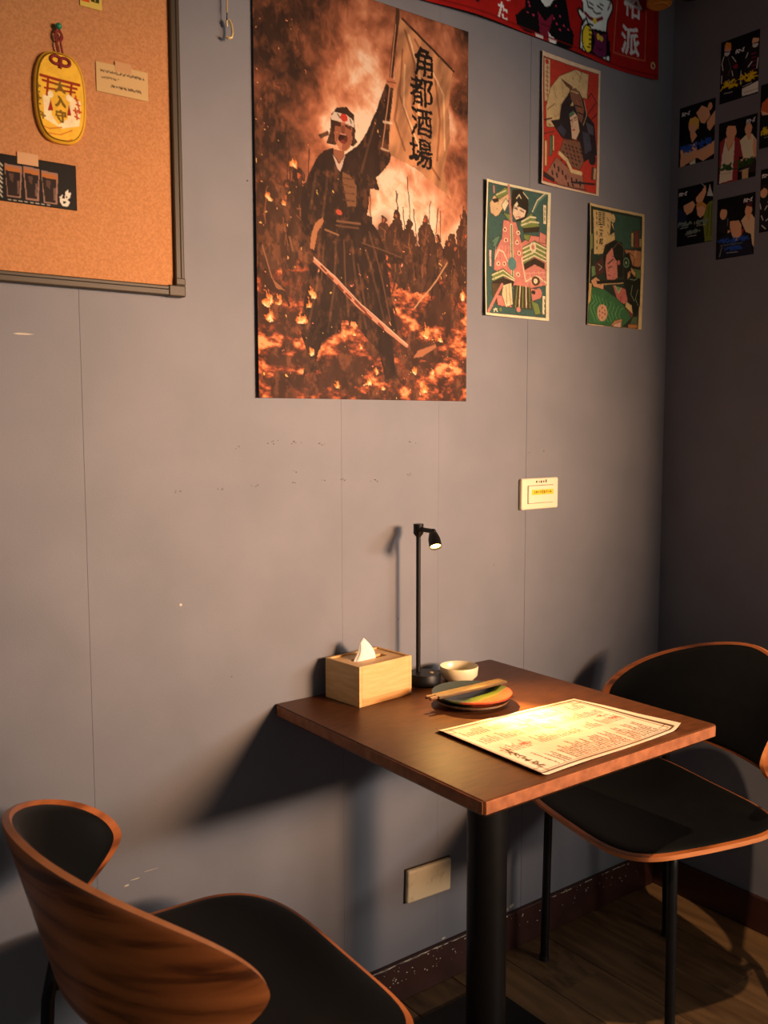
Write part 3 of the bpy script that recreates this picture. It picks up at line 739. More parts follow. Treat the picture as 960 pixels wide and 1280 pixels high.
CARD_F = [
 ('p',(170,84,46),[1.9,61,3.8,43,18.8,33,39,36,43,67,20.2,70]),
 ('p',(190,150,116),[3.1,59,20.1,68,43,69,43,76,4.8,70]),
 ('l',(190,150,30),2.5,[11.5,109,21.8,109,18.3,118]),
 ('l',(190,150,30),2.5,[28.1,109,40,109,35,119]),
]
CARD_G = [
 ('p',(26,26,28),[-2.3,83,4.9,68,31,70,39,137,0.0,142]),
 ('e',(196,140,104),[9.6,54.8,9.4,11.7]),
 ('p',(30,22,22),[0.4,51,3.7,35,19.2,36,21.0,50,9.2,43]),
 ('l',(176,170,164),2.8,[0.2,79,3.2,91]),
 ('l',(176,170,164),2.8,[5.2,108,9.5,118]),
 ('l',(176,170,164),2.7,[13.8,95,18.6,87]),
 ('l',(176,170,164),2.8,[7.4,131,16.8,140]),
 ('l',(176,170,164),2.7,[17.4,121,22.4,118]),
 ('l',(176,170,164),2.7,[20.8,78,28.9,89]),
]
FLYER = [
 ('p',(150,110,92),[248,13.8,275,14.9,271,63,251,64]),
 ('p',(34,20,16),[249,22.6,272,23.8,269,61,252,62]),
 ('p',(176,104,50),[249,17.2,273,18.2,272,25.0,249,23.8]),
 ('p',(84,58,50),[254,27.8,262,27.8,260,41,256,37]),
 ('p',(110,80,70),[267,38,270,38,268,58,266,57]),
 ('p',(150,110,92),[276,13.1,302,14.5,299,64,279,65]),
 ('p',(34,20,16),[278,22.0,300,23.6,296,61,281,62]),
 ('p',(176,104,50),[277,16.6,301,17.8,300,24.7,278,23.3]),
 ('p',(84,58,50),[283,27.3,291,27.3,289,40,285,36]),
 ('p',(110,80,70),[295,38,298,38,296,58,293,58]),
 ('p',(150,110,92),[304,15.5,331,16.8,328,65,307,66]),
 ('p',(34,20,16),[305,24.5,328,26.0,325,63,309,64]),
 ('p',(176,104,50),[305,19.0,330,20.2,329,27.1,305,25.7]),
 ('p',(84,58,50),[311,29.9,319,29.9,317,43,312,39]),
 ('p',(110,80,70),[323,40,327,41,325,60,322,59]),
 ('p',(226,214,196),[333,61,332,53,338,48,336,54,340,55,342,44,347,38,346,45,351,43,349,52,345,56,349,59,345,66,337,67]),
 ('p',(20,16,14),[338,59,343,59,340,63,337,63]),
 ('p',(20,16,14),[342,52,345,49,345,54]),
 ('l',(190,180,160),1.5,[252,68,256,68]),
 ('l',(190,180,160),1.5,[260,68,264,68]),
 ('l',(190,180,160),1.5,[268,68,273,68]),
 ('l',(190,180,160),1.5,[277,68,281,68]),
 ('l',(190,180,160),1.6,[286,68,290,68]),
 ('l',(190,180,160),1.6,[294,68,299,68]),
 ('l',(190,180,160),1.6,[303,68,307,68]),
 ('l',(190,180,160),1.6,[312,68,316,68]),
 ('l',(190,180,160),2.4,[242,14.7,245,17.9]),
 ('l',(190,180,160),2.4,[241,21.4,244,24.5]),
 ('l',(190,180,160),2.4,[241,28.0,244,31]),
 ('l',(190,180,160),2.4,[241,35,244,38]),
 ('l',(190,180,160),2.4,[241,41,244,44]),
 ('l',(190,180,160),2.4,[240,48,243,51]),
 ('l',(190,180,160),2.4,[240,55,243,58]),
 ('l',(190,180,160),2.4,[240,61,243,65]),
]
CHARM = [
 ('p',(250,222,170),[11.9,71,22.8,72,24.9,99,35,113,50,101,56,65,72,71,69,109,40,118,13.7,107]),
 ('l',(150,44,16),4.4,[9.9,42,39,44,70,45]),
 ('l',(150,44,16),3.4,[12.7,49,39,51,66,52]),
 ('l',(150,44,16),3.4,[21.2,45,18.5,70]),
 ('l',(150,44,16),3.5,[58,46,55,69]),
 ('l',(150,44,16),2.8,[15.4,60,63,58]),
 ('p',(160,34,16),[23.9,76,27.7,92,18.9,94]),
 ('p',(160,34,16),[53,78,56,95,49,96]),
 ('e',(252,226,180),[24.2,68.1,4.4,5.2]),
 ('e',(252,226,180),[53.2,68.4,4.5,5.3]),
 ('l',(128,92,18),2.8,[2.2,58,8.4,59]),
 ('l',(128,92,18),2.5,[4.8,54,5.1,62]),
 ('l',(128,92,18),2.8,[0.7,67,6.8,68]),
 ('l',(128,92,18),2.5,[3.2,64,3.6,72]),
 ('l',(128,92,18),2.8,[2.8,76,8.9,77]),
 ('l',(128,92,18),2.5,[5.4,72,5.7,80]),
 ('l',(128,92,18),2.8,[1.2,85,7.4,86]),
 ('l',(128,92,18),2.5,[3.8,82,4.2,90]),
 ('l',(128,92,18),2.8,[2.7,97,8.8,98]),
 ('l',(128,92,18),2.5,[5.2,94,5.6,102]),
 ('l',(128,92,18),2.8,[-0.6,102,5.5,103]),
 ('l',(128,92,18),2.5,[2.0,99,2.3,107]),
 ('l',(128,92,18),2.8,[8.3,102,14.5,103]),
 ('l',(128,92,18),2.5,[10.9,99,11.3,107]),
 ('l',(190,70,20),2.6,[62,67,67,69]),
 ('l',(190,70,20),2.3,[64,63,65,71]),
 ('l',(190,70,20),2.6,[65,76,70,77]),
 ('l',(190,70,20),2.3,[67,72,68,80]),
 ('l',(190,70,20),2.6,[60,86,66,88]),
 ('l',(190,70,20),2.3,[63,82,63,90]),
 ('l',(190,70,20),2.6,[66,85,72,87]),
 ('l',(190,70,20),2.3,[69,81,69,89]),
 ('l',(190,70,20),2.6,[62,95,68,97]),
 ('l',(190,70,20),2.3,[65,91,65,99]),
 ('l',(214,120,30),1.9,[7.2,118,21.0,121,40,116]),
 ('l',(214,120,30),1.9,[17.7,128,37,128,56,118]),
 ('l',(214,120,30),1.9,[23.6,138,39,140,56,132]),
]
# ------------------------------------------------------------------ the shell of the room
random.seed(7)
RX0, RY0, CEIL = -3.40, -3.60, 2.78
floor = box('floor', RX0, 1.6, RY0, 0.0, -0.03, -0.0075, M['subfloor']); floor['kind'] = 'structure'
PW, PL = 0.150, 0.90
bm = bmesh.new(); bm_box(bm, 0.0006, PW-0.0006, -PL+0.0006, -0.0006, -0.0075, 0.0, 0.0012, 1)
plank_me = bpy.data.meshes.new('plank'); bmesh.ops.recalc_face_normals(bm, faces=bm.faces); bm.to_mesh(plank_me); bm.free()
plank_me.materials.append(M['plank'])
for i in range(22):
    y = 0.0; first = [0.9, 0.42, 0.66, 0.2, 0.78, 0.32][i % 6]; L = first
    while y > -3.5:
        o = link('plank', plank_me, None, floor); o.location = (-(i+1)*PW, y, 0); o.scale = (1, L/PL, 1)
        y -= L; L = PL
ceiling = box('ceiling', RX0, 1.6, RY0, 0.1, CEIL, CEIL+0.05, M['ceiling']); ceiling['kind'] = 'structure'
wall_back = box('wall_back', RX0, 0.10, 0.0125, 0.10, -0.03, CEIL, M['wall_gap']); wall_back['kind'] = 'structure'
seams = [(RX0, 0), (-3.137, .0007), (-2.614, .0007), (-2.091, .0007), (-1.568, .0006), (-1.045, .0004), (-0.789, .0003), (-0.519, .0009), (0.0, 0)]
for (xa, ga), (xb, gb) in zip(seams[:-1], seams[1:]):
    box('wall_panel', xa+ga/2, xb-gb/2, 0.0, 0.0125, 0.0, CEIL, M['wall'], wall_back)
wall_right = box('wall_right', 0.0, 0.10, -1.20, 0.0, -0.03, CEIL, M['wall']); wall_right['kind'] = 'structure'
bb = box('baseboard_back', RX0, 0.0, -0.012, 0.0, 0.0, 0.092, M['base'], bev=0.002); bb['kind'] = 'structure'
br = box('baseboard_right', -0.012, 0.0, -1.20, -0.012, 0.0, 0.090, M['base'], bev=0.002); br['kind'] = 'structure'
# flaked paint along the baseboard and marks on the wall: irregular flat flakes, too many to count
def flakes(name, spots, mat, parent, y):
    vs, fs = [], []
    for (x, z, rx, rz, n) in spots:
        b = len(vs)
        for k in range(n):
            a = 2*math.pi*k/n; q = random.uniform(0.45, 1.15)
            vs.append((x+rx*q*math.cos(a), y, z+rz*q*math.sin(a)))
        fs.append(tuple(range(b, b+n)))
    o = new_obj(name, vs, fs, mat, parent, kind='stuff'); md = o.modifiers.new('thickness', 'SOLIDIFY'); md.thickness = 0.0005; md.offset = 0; return o
sp = []
for cx, w, n in ((-.93, .07, 26), (-.80, .05, 12), (-.74, .03, 8), (-.545, .03, 5), (-.46, .05, 7), (-.30, .12, 16), (-.15, .08, 12)):
    for k in range(n):
        s = random.uniform(.0006, .0024); sp.append((cx+random.gauss(0, w*.5), random.uniform(.045, .09), s*random.uniform(.7, 1.8), s, 6))
for k in range(30): sp.append((random.uniform(-.98, -.70), .0905+random.uniform(-.002, .001), random.uniform(.006, .02), .0011, 7))
for k in range(14): sp.append((random.uniform(-.50, -.10), .0905+random.uniform(-.002, .001), random.uniform(.004, .014), .0011, 7))
flakes('paint_flakes', sp, M['chip'], bb, -0.0124)
flakes('chipped_plaster', [(-.552, .103, .009, .007, 9), (-.565, .098, .005, .004, 7), (-.77, .096, .007, .003, 7), (-1.515, .455, .006, .0025, 7), (-1.50, .462, .010, .0012, 6), (-1.47, .470, .014, .0006, 6), (-.86, .285, .02, .002, 7),
        (-1.40, .95, .004, .003, 7), (-1.66, 1.42, .02, .002, 6)], M['chip'], wall_back, -0.0003)
sp = []
for (x, z) in ((-1.28, 1.235), (-1.205, 1.24), (-1.155, 1.24), (-1.095, 1.236), (-1.40, 1.155), (-1.315, 1.155), (-1.24, 1.158), (-1.158, 1.16), (-1.095, 1.163), (-1.15, 1.185), (-.865, 1.235), (-.868, 1.17), (-1.04, 1.166), (-.96, 1.16)):
    for k in range(random.randint(2, 5)):
        sp.append((x+random.gauss(0, .006), z+random.gauss(0, .002), random.uniform(.0008, .0030), random.uniform(.0006, .0018), 6))
for (x, z) in ((-1.25, 1.72), (-.46, 1.21), (-.51, 1.208), (-.9, .86), (-1.3, .8), (-.62, .95)): sp.append((x, z, .0018, .0018, 7))
flakes('wall_scuffs', sp, M['scuff'], wall_back, -0.0003)

# ------------------------------------------------------------------ painter for printed sheets (millimetres, origin top left)
rng = np.random.default_rng(11)
def fbm(X, Y, cell, octaves=5, gain=0.55):
    out = np.zeros_like(X); amp = 1.0; tot = 0.0
    for o in range(octaves):
        c = cell/(2**o); gx, gy = X/c, Y/c
        ix, iy = np.floor(gx).astype(int), np.floor(gy).astype(int); fx, fy = gx-ix, gy-iy
        ix -= ix.min(); iy -= iy.min()
        g = rng.random((iy.max()+2, ix.max()+2)); sx, sy = fx*fx*(3-2*fx), fy*fy*(3-2*fy)
        out += amp*((g[iy, ix]*(1-sx)+g[iy, ix+1]*sx)*(1-sy)+(g[iy+1, ix]*(1-sx)+g[iy+1, ix+1]*sx)*sy); tot += amp; amp *= gain
    return out/tot
class Sheet:
    def __init__(s, w, h, step, col):
        s.w, s.h = w, h; s.nx, s.ny = int(round(w/step))+1, int(round(h/step))+1
        s.X, s.Y = np.meshgrid(np.linspace(0, w, s.nx), np.linspace(0, h, s.ny)); s.C = np.zeros((s.ny, s.nx, 3)); s.C[:] = col
        s.DX = np.zeros_like(s.X); s.DY = np.zeros_like(s.X)
    def win(s, x0, x1, y0, y1):
        i0 = max(0, int(x0/s.w*(s.nx-1))-1); i1 = min(s.nx, int(x1/s.w*(s.nx-1))+3); j0 = max(0, int(y0/s.h*(s.ny-1))-1); j1 = min(s.ny, int(y1/s.h*(s.ny-1))+3)
        return (slice(j0, max(j0, j1)), slice(i0, max(i0, i1)))
    def poly(s, c, p, wob=True):
        p = np.asarray(p, float).reshape(-1, 2); W = s.win(p[:, 0].min()-3, p[:, 0].max()+3, p[:, 1].min()-3, p[:, 1].max()+3)
        X = s.X[W]+s.DX[W]; Y = s.Y[W]+s.DY[W]
        if X.size == 0: return
        ins = np.zeros(X.shape, bool); n = len(p)
        for k in range(n):
            (xa, ya), (xb, yb) = p[k], p[(k+1) % n]
            if ya == yb: continue
            ins ^= ((ya > Y) != (yb > Y)) & (X < (xb-xa)*(Y-ya)/(yb-ya)+xa)
        s.C[W][ins] = c
    def line(s, c, w, p):
        p = np.asarray(p, float).reshape(-1, 2); W = s.win(p[:, 0].min()-w-2, p[:, 0].max()+w+2, p[:, 1].min()-w-2, p[:, 1].max()+w+2)
        X = s.X[W]+s.DX[W]*.5; Y = s.Y[W]+s.DY[W]*.5
        if X.size == 0: return
        d = np.full(X.shape, 1e9)
        for (xa, ya), (xb, yb) in zip(p[:-1], p[1:]):
            vx, vy = xb-xa, yb-ya; L = vx*vx+vy*vy+1e-9; t = np.clip(((X-xa)*vx+(Y-ya)*vy)/L, 0, 1); d = np.minimum(d, np.hypot(X-xa-t*vx, Y-ya-t*vy))
        st = s.w/(s.nx-1); a = np.clip((w/2+st*.5-d)/st, 0, 1)[..., None]; s.C[W] = s.C[W]*(1-a)+np.asarray(c, float)*a
    def ell(s, c, q):
        x, y, rx, ry = q; W = s.win(x-rx-2, x+rx+2, y-ry-2, y+ry+2)
        if s.X[W].size == 0: return
        ins = ((s.X[W]+s.DX[W]-x)/max(rx, .3))**2+((s.Y[W]+s.DY[W]-y)/max(ry, .3))**2 < 1; s.C[W][ins] = c
    def ops(s, L, outline=None):
        for o in L:
            if o[0] == 'p':
                s.poly(o[1], o[2])
                if outline is not None: s.line(outline, 1.0, list(o[2])+list(o[2][:2]))
            elif o[0] == 'l': s.line(o[1], o[2], o[3])
            else: s.ell(o[1], o[2])
    def text(s, c, body, cx, cy, w, h, bold=0.0, shear=0.0):
        cu = bpy.data.curves.new('glyph', 'FONT'); cu.body = body; cu.resolution_u = 3
        ob = bpy.data.objects.new('glyph', cu); COL.objects.link(ob); dg = bpy.context.evaluated_depsgraph_get(); ev = ob.evaluated_get(dg); me = ev.to_mesh()
        me.calc_loop_triangles(); v = np.array([tuple(q.co)[:2] for q in me.vertices]); tri = [tuple(t.vertices) for t in me.loop_triangles]
        ev.to_mesh_clear(); bpy.data.objects.remove(ob); bpy.data.curves.remove(cu)
        if len(v) == 0: return
        lo, hi = v.min(0), v.max(0); v = (v-(lo+hi)/2)/np.maximum(hi-lo, 1e-6)
        q = np.stack([cx+v[:, 0]*w+shear*h*v[:, 1], cy-v[:, 1]*h], 1)
        for dx, dy in ([(0, 0)] if bold < .3 else [(a*bold, b*bold) for a in (-.6, 0, .6) for b in (-.6, 0, .6)]):
            for t in tri: s.poly(c, q[list(t)]+np.array((dx, dy)))
    def squiggle(s, c, x0, y0, x1, y1, n, size, w):
        for k in range(n):
            t = (k+.5)/n; x, y = x0+(x1-x0)*t, y0+(y1-y0)*t
            for r in range(3):
                a, b2 = rng.uniform(-.5, .5, 2)*size, rng.uniform(-.5, .5, 2)*size; s.line(c, w, [x+a[0], y+a[1], x+b2[0], y+b2[1]])
    def fine_ink(s, n, margin, size=3.0):
        # small brush marks in a darker or lighter tone of what they lie on
        for k in range(n):
            x, y = rng.uniform(margin, s.w-margin), rng.uniform(margin, s.h-margin); i, j = int(x/s.w*(s.nx-1)), int(y/s.h*(s.ny-1))
            f = rng.choice((.55, .7, 1.25)); a = rng.uniform(0, math.pi); L = rng.uniform(.5, 1)*size
            s.line(np.clip(s.C[j, i]*f, 0, 245), rng.uniform(.7, 1.3), [x, y, x+L*math.cos(a), y+L*math.sin(a)])
    def mute(s, k):
        g = s.C.mean(-1, keepdims=True); s.C = s.C*(1-k)+g*k
    def colors(s, gain):
        g = np.asarray(gain, float); c = np.clip(lin(np.clip(s.C, 0, 255))*g, 0.002, 0.92); return c
    def build(s, name, place, mat, parent=None, gain=(1, 1, 1), thick=0.0005):
        # place(U, V) -> world/local arrays (x, y, z) of the front face, plus back direction
        P, back = place(s.X/1000.0, s.Y/1000.0); n = s.nx*s.ny; P = np.stack(P, -1).reshape(-1, 3)
        idx = np.arange(n).reshape(s.ny, s.nx); q = np.stack([idx[:-1, :-1], idx[1:, :-1], idx[1:, 1:], idx[:-1, 1:]], -1).reshape(-1, 4)
        ring = np.concatenate([idx[0, :], idx[1:, -1], idx[-1, -2::-1], idx[-2:0:-1, 0]]); m = len(ring)
        Pb = P[ring]+np.asarray(back)*thick; rb = n+np.arange(m); nxt = np.roll(np.arange(m), -1)
        skirt = np.stack([ring, ring[nxt], rb[nxt], rb], -1)
        F = np.concatenate([q, skirt]); me = bpy.data.meshes.new(name)
        V = np.concatenate([P, Pb]); me.vertices.add(len(V)); me.vertices.foreach_set('co', V.astype(np.float32).ravel())
        me.loops.add(F.size); me.loops.foreach_set('vertex_index', F.astype(np.int32).ravel()); me.polygons.add(len(F))
        me.polygons.foreach_set('loop_start', (np.arange(len(F))*4).astype(np.int32)); me.update(calc_edges=True)
        at = me.attributes.new('Col', 'FLOAT_COLOR', 'POINT'); c = s.colors(gain).reshape(-1, 3); c = np.concatenate([c, c[ring]])
        at.data.foreach_set('color', np.concatenate([c, np.ones((len(c), 1))], 1).astype(np.float32).ravel())
        me.polygons.foreach_set('use_smooth', [True]*len(F)); me.validate(); me.update()
        return link(name, me, mat, parent)
def on_back_wall(x0, ztop, lift=0.0012, curl=None):
    def f(U, V):
        d = np.full_like(U, lift)
        if curl is not None: d = d+curl(U, V)
        return (x0+U, -d, ztop-V), (0, 1, 0)
    return f
def on_right_wall(y0, ztop, tilt=0.0, lift=0.0012):
    def f(U, V): return (-np.full_like(U, lift), y0-U*math.cos(tilt)+V*math.sin(tilt), ztop-V*math.cos(tilt)-U*math.sin(tilt)), (1, 0, 0)
    return f
def warp(S, amp, cell):
    S.DX = (fbm(S.X, S.Y, cell, 3)-.5)*2*amp; S.DY = (fbm(S.X+999, S.Y, cell, 3)-.5)*2*amp
GW = (0.80, 0.98, 1.25)      # ink strength of the prints on the back wall

# big samurai poster --------------------------------------------------------
S = Sheet(526, 784, 1.6, (60, 36, 24)); X, Y = S.X, S.Y
wx = X+60*(fbm(X, Y, 130, 4)-.5); wy = Y+60*(fbm(X+500, Y, 130, 4)-.5)
smoke = fbm(wx, wy, 150, 6, .58); wisps = fbm(wx*1.3, wy, 50, 5, .6)
glow = np.exp(-(((X-300)/140)**2+((Y-230)/190)**2))*.62+np.exp(-(((X-400)/150)**2+((Y-420)/70)**2))*.60+np.exp(-(((X-250)/120)**2+((Y-130)/150)**2))*.34-np.exp(-(((X-20)/110)**2+((Y-200)/260)**2))*.25
lum = np.clip(.27+glow*1.15+(smoke-.5)*1.7+(wisps-.5)*.8-.16*np.clip((X-440)/90, 0, 1)*np.clip(1-Y/200, 0, 1), .05, 1)
ramp_x = [0, .12, .3, .5, .7, .88, 1]; R_ = [30, 58, 110, 168, 216, 242, 252]; G_ = [18, 33, 60, 92, 132, 172, 208]; B_ = [12, 21, 37, 58, 88, 126, 166]
sky = np.stack([np.interp(lum, ramp_x, k) for k in (R_, G_, B_)], -1)
# burning ground
gn = fbm(X*.6, Y*1.7, 40, 6, .68); g2 = fbm(X*.8, Y*1.2, 20, 4, .6); big = fbm(X, Y, 120, 3)
heat = np.clip((gn-.50)*3.0+(g2-.5)*2.6+(big-.5)*1.2+.12, 0, 1)*np.clip(1-np.exp(-((Y-470)/90)**2)*.35, 0, 1)
gl = np.clip(.10+heat*.74, 0, 1); ground = np.stack([np.interp(gl, ramp_x, k) for k in ([42, 60, 110, 172, 224, 246, 254], [28, 34, 50, 80, 122, 170, 208], [19, 22, 30, 44, 68, 104, 140])], -1)
hz = 455+20*np.sin(X/60.0)+40*(fbm(X, Y*0, 50, 3)-.5); a = np.clip((Y-hz+30)/60, 0, 1)[..., None]
S.C = sky*(1-a)+ground*a
warp(S, 6, 14)
def soldier(x, y, h, c):                 # crowd of dark figures with lances in the smoke behind
    w = h*.2
    S.poly(c, [x-w, y, x-w*1.1, y-h*.55, x-w*.5, y-h*.78, x+w*.5, y-h*.78, x+w*1.1, y-h*.55, x+w, y]); S.ell(c, (x, y-h*.86, w*.42, h*.11))
for k in range(46):
    x = rng.uniform(0, 526); y = rng.uniform(480, 560); d = rng.uniform(0, 22); c = (46+d, 28+d*.6, 18+d*.4); h = rng.uniform(70, 120)
    if x < 110: h *= 1.3
    soldier(x, y, h, c)
    if rng.random() < .6:
        t = rng.uniform(-18, 18); S.line((52, 31, 20), 2.0, [x+8, y-h*.5, x+8+t, y-h*1.5-rng.uniform(0, 30)])
    if rng.random() < .6: S.ell((150+rng.uniform(0, 60), 84, 48), (x+rng.uniform(-4, 4), y-h*.86, 3, 4.5))
    for r in range(3): S.line((140, 80, 46), 2.0, [x+rng.uniform(-10, 10), y-h*rng.uniform(.2, .7), x+rng.uniform(-12, 12), y-h*rng.uniform(.2, .7)])
for k in range(50): x = rng.uniform(0, 526); y = rng.uniform(500, 640); S.line((40, 26, 18), rng.uniform(2, 5), [x, y, x+rng.uniform(-25, 25), y-rng.uniform(10, 60)])
warp(S, 1.6, 16); S.ops(SAMURAI)
robe = fbm(X, Y*.5, 18, 4)[..., None]; dark = (S.C.sum(-1) < 150)[..., None]; S.C = np.where(dark, S.C*(.7+.8*robe)+np.clip((fbm(X, Y*.6, 14, 5, .65)[..., None]-.52)*6, 0, 1)*np.array((46, 24, 13)), S.C)
T_ = Sheet(526, 784, 1.6, (0, 0, 0)); T_.poly((1, 1, 1), SAMURAI[0][2]); fm = (T_.C[..., 0] > 0) & (S.C.sum(-1) > 230)
fold = np.sin((X*.9+Y*.28)/9.0+5*(fbm(X, Y, 70, 3)-.5)*2)*.13+(fbm(X*1.8+Y*.6, Y*.4, 26, 4)-.5)*.5
S.C = np.where(fm[..., None], S.C*(1.04+fold[..., None]), S.C)
def flames(n, x0, x1, y0, y1, s0, s1):
    for k in range(n):
        x, y, h = rng.uniform(x0, x1), rng.uniform(y0, y1), rng.uniform(s0, s1)
        for f, c in ((1, (214, 108, 48)), (.72, (240, 160, 84)), (.42, (252, 214, 150))):
            S.poly(c, [x-h*.32*f, y, x-h*.42*f, y-h*.3*f, x-h*.1*f, y-h*.55*f, x-h*.16*f, y-h*f, x+h*.12*f, y-h*.6*f, x+h*.2*f, y-h*.8*f, x+h*.36*f, y-h*.25*f, x+h*.28*f, y])
warp(S, 9, 12); flames(8, 15, 130, 580, 775, 10, 30); flames(8, 370, 515, 560, 775, 10, 34); flames(6, 130, 370, 715, 778, 8, 22); flames(3, 180, 290, 650, 690, 8, 18); flames(4, 10, 90, 340, 480, 8, 30)
for k in range(170): S.ell((250, 170+rng.uniform(-40, 30), 100), (rng.uniform(0, 526), rng.uniform(60, 784), rng.uniform(.7, 1.7), rng.uniform(.7, 1.7)))
S.C = S.C*.90+np.array((150, 84, 48))*.10
POSTER_TEXT = [('角', 402, 90, 48, 58), ('都', 397, 150, 60, 58), ('酒', 398, 211, 56, 56), ('場', 396, 273, 62, 56)]
S.DX *= .4; S.DY *= .4
for ch, x, y, w, h in POSTER_TEXT: S.text((26, 17, 12), ch, x, y, w, h, 1.7)
poster = S.build('poster', on_back_wall(-1.237, 2.109, .0016, lambda U, V: .0075*np.exp(-U/.02)*(.4+.6*V/.784)), M['print'], None, GW)
tag(poster, 'large fiery poster of a shouting samurai raising a flag on grey wall', 'poster')
# three woodblock-style prints ------------------------------------------------
def wave(seed, amp=.0035):
    return lambda U, V: amp*(.6+.4*np.sin(U*21+seed)+.6*np.sin(V*17+seed*2)*np.where(U < .02, 1, .55))+.004*np.exp(-U/.012)
S = Sheet(210, 294, 1.3, (240, 212, 150)); warp(S, .9, 9); S.ops(GREEN, (58, 40, 26)); S.fine_ink(420, 8); S.mute(.14); S.C *= (.93+.14*fbm(S.X, S.Y, 12, 4))[..., None]
o = S.build('art_print', on_back_wall(-.662, 1.8105, .0016, wave(1)), M['print'], None, GW)
tag(o, 'woodblock-style print of striped and pink armoured figures on dull green', 'print', 'woodblock-style prints on the back wall')
S = Sheet(205, 294, 1.3, (232, 184, 136)); warp(S, .9, 9); S.ops(RED, (58, 40, 26)); S.fine_ink(420, 8); S.mute(.14); S.C *= (.93+.14*fbm(S.X, S.Y, 12, 4))[..., None]
o = S.build('art_print', on_back_wall(-.490, 2.1205, .0016, wave(2)), M['print'], None, GW)
tag(o, 'red woodblock-style print of a warrior before a cream fan', 'print', 'woodblock-style prints on the back wall')
S = Sheet(211, 290, 1.3, (230, 182, 108)); warp(S, .9, 9); S.ops(ACTOR, (58, 40, 26)); S.fine_ink(420, 8); S.mute(.14)
for k, ch in enumerate('三木郎'): S.text((34, 30, 18), ch, 47, 52+k*17, 13, 15, .6)
S.C *= (.93+.14*fbm(S.X, S.Y, 12, 4))[..., None]
o = S.build('art_print', on_back_wall(-.319, 1.8065, .0016, wave(3)), M['print'], None, GW)
tag(o, 'dark green woodblock-style print of a pink-faced actor holding a blade', 'print', 'woodblock-style prints on the back wall')
# red cloth banner -----------------------------------------------------------
S = Sheet(1373, 419, 2.4, (168, 26, 20)); S.ops(BANNER)
S.text((232, 214, 196), 'た', 828, 393, 30, 34, 1.6); S.text((232, 214, 196), 'め', 838, 348, 36, 38, 1.6)
S.text((232, 214, 196), '派', 1273, 342, 62, 66, 2.2); S.text((232, 214, 196), '裕', 1279, 250, 62, 72, 2.2)
S.C *= (.9+.2*fbm(S.X, S.Y, 30, 4))[..., None]
S.line((120, 18, 14), 3, [0, 410, 1373, 410]); S.line((120, 18, 14), 2, [1362, 0, 1362, 419])
banner = thing('cloth_banner', 'red cloth banner with kimono figure, lucky cat and white writing', 'banner', (-1.45, 0, 2.141))
S.build('cloth', lambda U, V: ((U, -(.010+.004*np.sin(U*19)+.004*np.sin(U*7.3+V*6)), .419-V+.004*np.sin(U*9)*(V/.419)), (0, 1, 0)), M['print_cloth'], banner, GW, .001)
for gx, gz in ((1.352, .030), (1.352, .40), (.02, .03), (.02, .40)):
    vs, fs = [], []
    for i in range(24):
        for j in range(8):
            a, b2 = 2*math.pi*i/24, 2*math.pi*j/8; vs.append(((.0068+.0026*math.cos(b2))*math.cos(a), .0016*math.sin(b2), (.0068+.0026*math.cos(b2))*math.sin(a)))
            fs.append((i*8+j, ((i+1) % 24)*8+j, ((i+1) % 24)*8+(j+1) % 8, i*8+(j+1) % 8))
    new_obj('grommet', vs, fs, M['brass'], banner, True, (gx, -(.0112+.004*math.sin(gx*19)+.004*math.sin(gx*7.3+(.419-gz)*6)), gz))
# picture cards on the right wall ----------------------------------------------
def card(ops, y0, zt, label, title, tx, ty, words, tilt=0.0):
    S = Sheet(103.5, 147, 1.1, (12, 12, 14)); warp(S, .6, 7); S.ops(ops); S.DX *= 0; S.DY *= 0
    S.text((214, 208, 198), title, tx, ty, 23, 10, .9, .15)
    for (c, x0, ya, x1, yb, n, size) in words: S.squiggle(c, x0, ya, x1, yb, n*2, size*.9, 3.0)
    for (c, x0, ya, x1, yb, n, size) in words: S.squiggle((150, 146, 138), x0+4, ya+size*.75, x0+(x1-x0)*.8, yb+size*.75, 14, 2.2, .8)
    o = S.build('picture_card', on_right_wall(y0, zt, tilt), M['print_gloss'], None, (1.8, 1.9, 2.0)); tag(o, label, 'card', 'black picture cards on the right wall')
T = 'クローズ'; YE, BL, GN, GY = (206, 160, 24), (30, 66, 140), (36, 62, 26), (96, 108, 96)
card(CARD_A, -.1405, 2.2085, 'black picture card with yellow brush lettering and two leather-jacketed figures', T, 52, 34, [(YE, 8, 106, 42, 108, 4, 24), (YE, 58, 104, 94, 100, 4, 24)])
card(CARD_B, -.0255, 2.0815, 'black picture card with blue brush lettering and two dark-shirted figures', T, 18, 17, [(BL, 10, 104, 42, 106, 5, 22), (BL, 54, 104, 92, 98, 5, 20)])
card(CARD_C, -.1415, 2.0150, 'black picture card with a figure in a dark red open shirt', T, 86, 13, [(GN, 8, 108, 44, 110, 5, 20), (GN, 56, 110, 94, 108, 6, 22)])
card(CARD_D, -.0265, 1.8800, 'black picture card with an olive green jacket and three heads together', T, 15, 15, [(GY, 6, 92, 40, 92, 4, 13), (GY, 54, 94, 92, 94, 4, 12), (GY, 28, 116, 66, 116, 4, 13)])
card(CARD_E, -.1435, 1.8310, 'black picture card with a patterned pale jacket and blue small lettering', T, 84, 15, [(BL, 8, 104, 90, 106, 8, 13), (BL, 26, 124, 70, 126, 4, 13)])
card(CARD_F, -.2520, 2.0760, 'black picture card with an orange-brown shape and yellow lettering', T, 82, 16, [(YE, 8, 108, 60, 108, 6, 20)])
card(CARD_G, -.2595, 1.8790, 'black picture card with a white-patterned dark jacket', T, 15, 15, [(GY, 30, 120, 80, 120, 5, 13)])

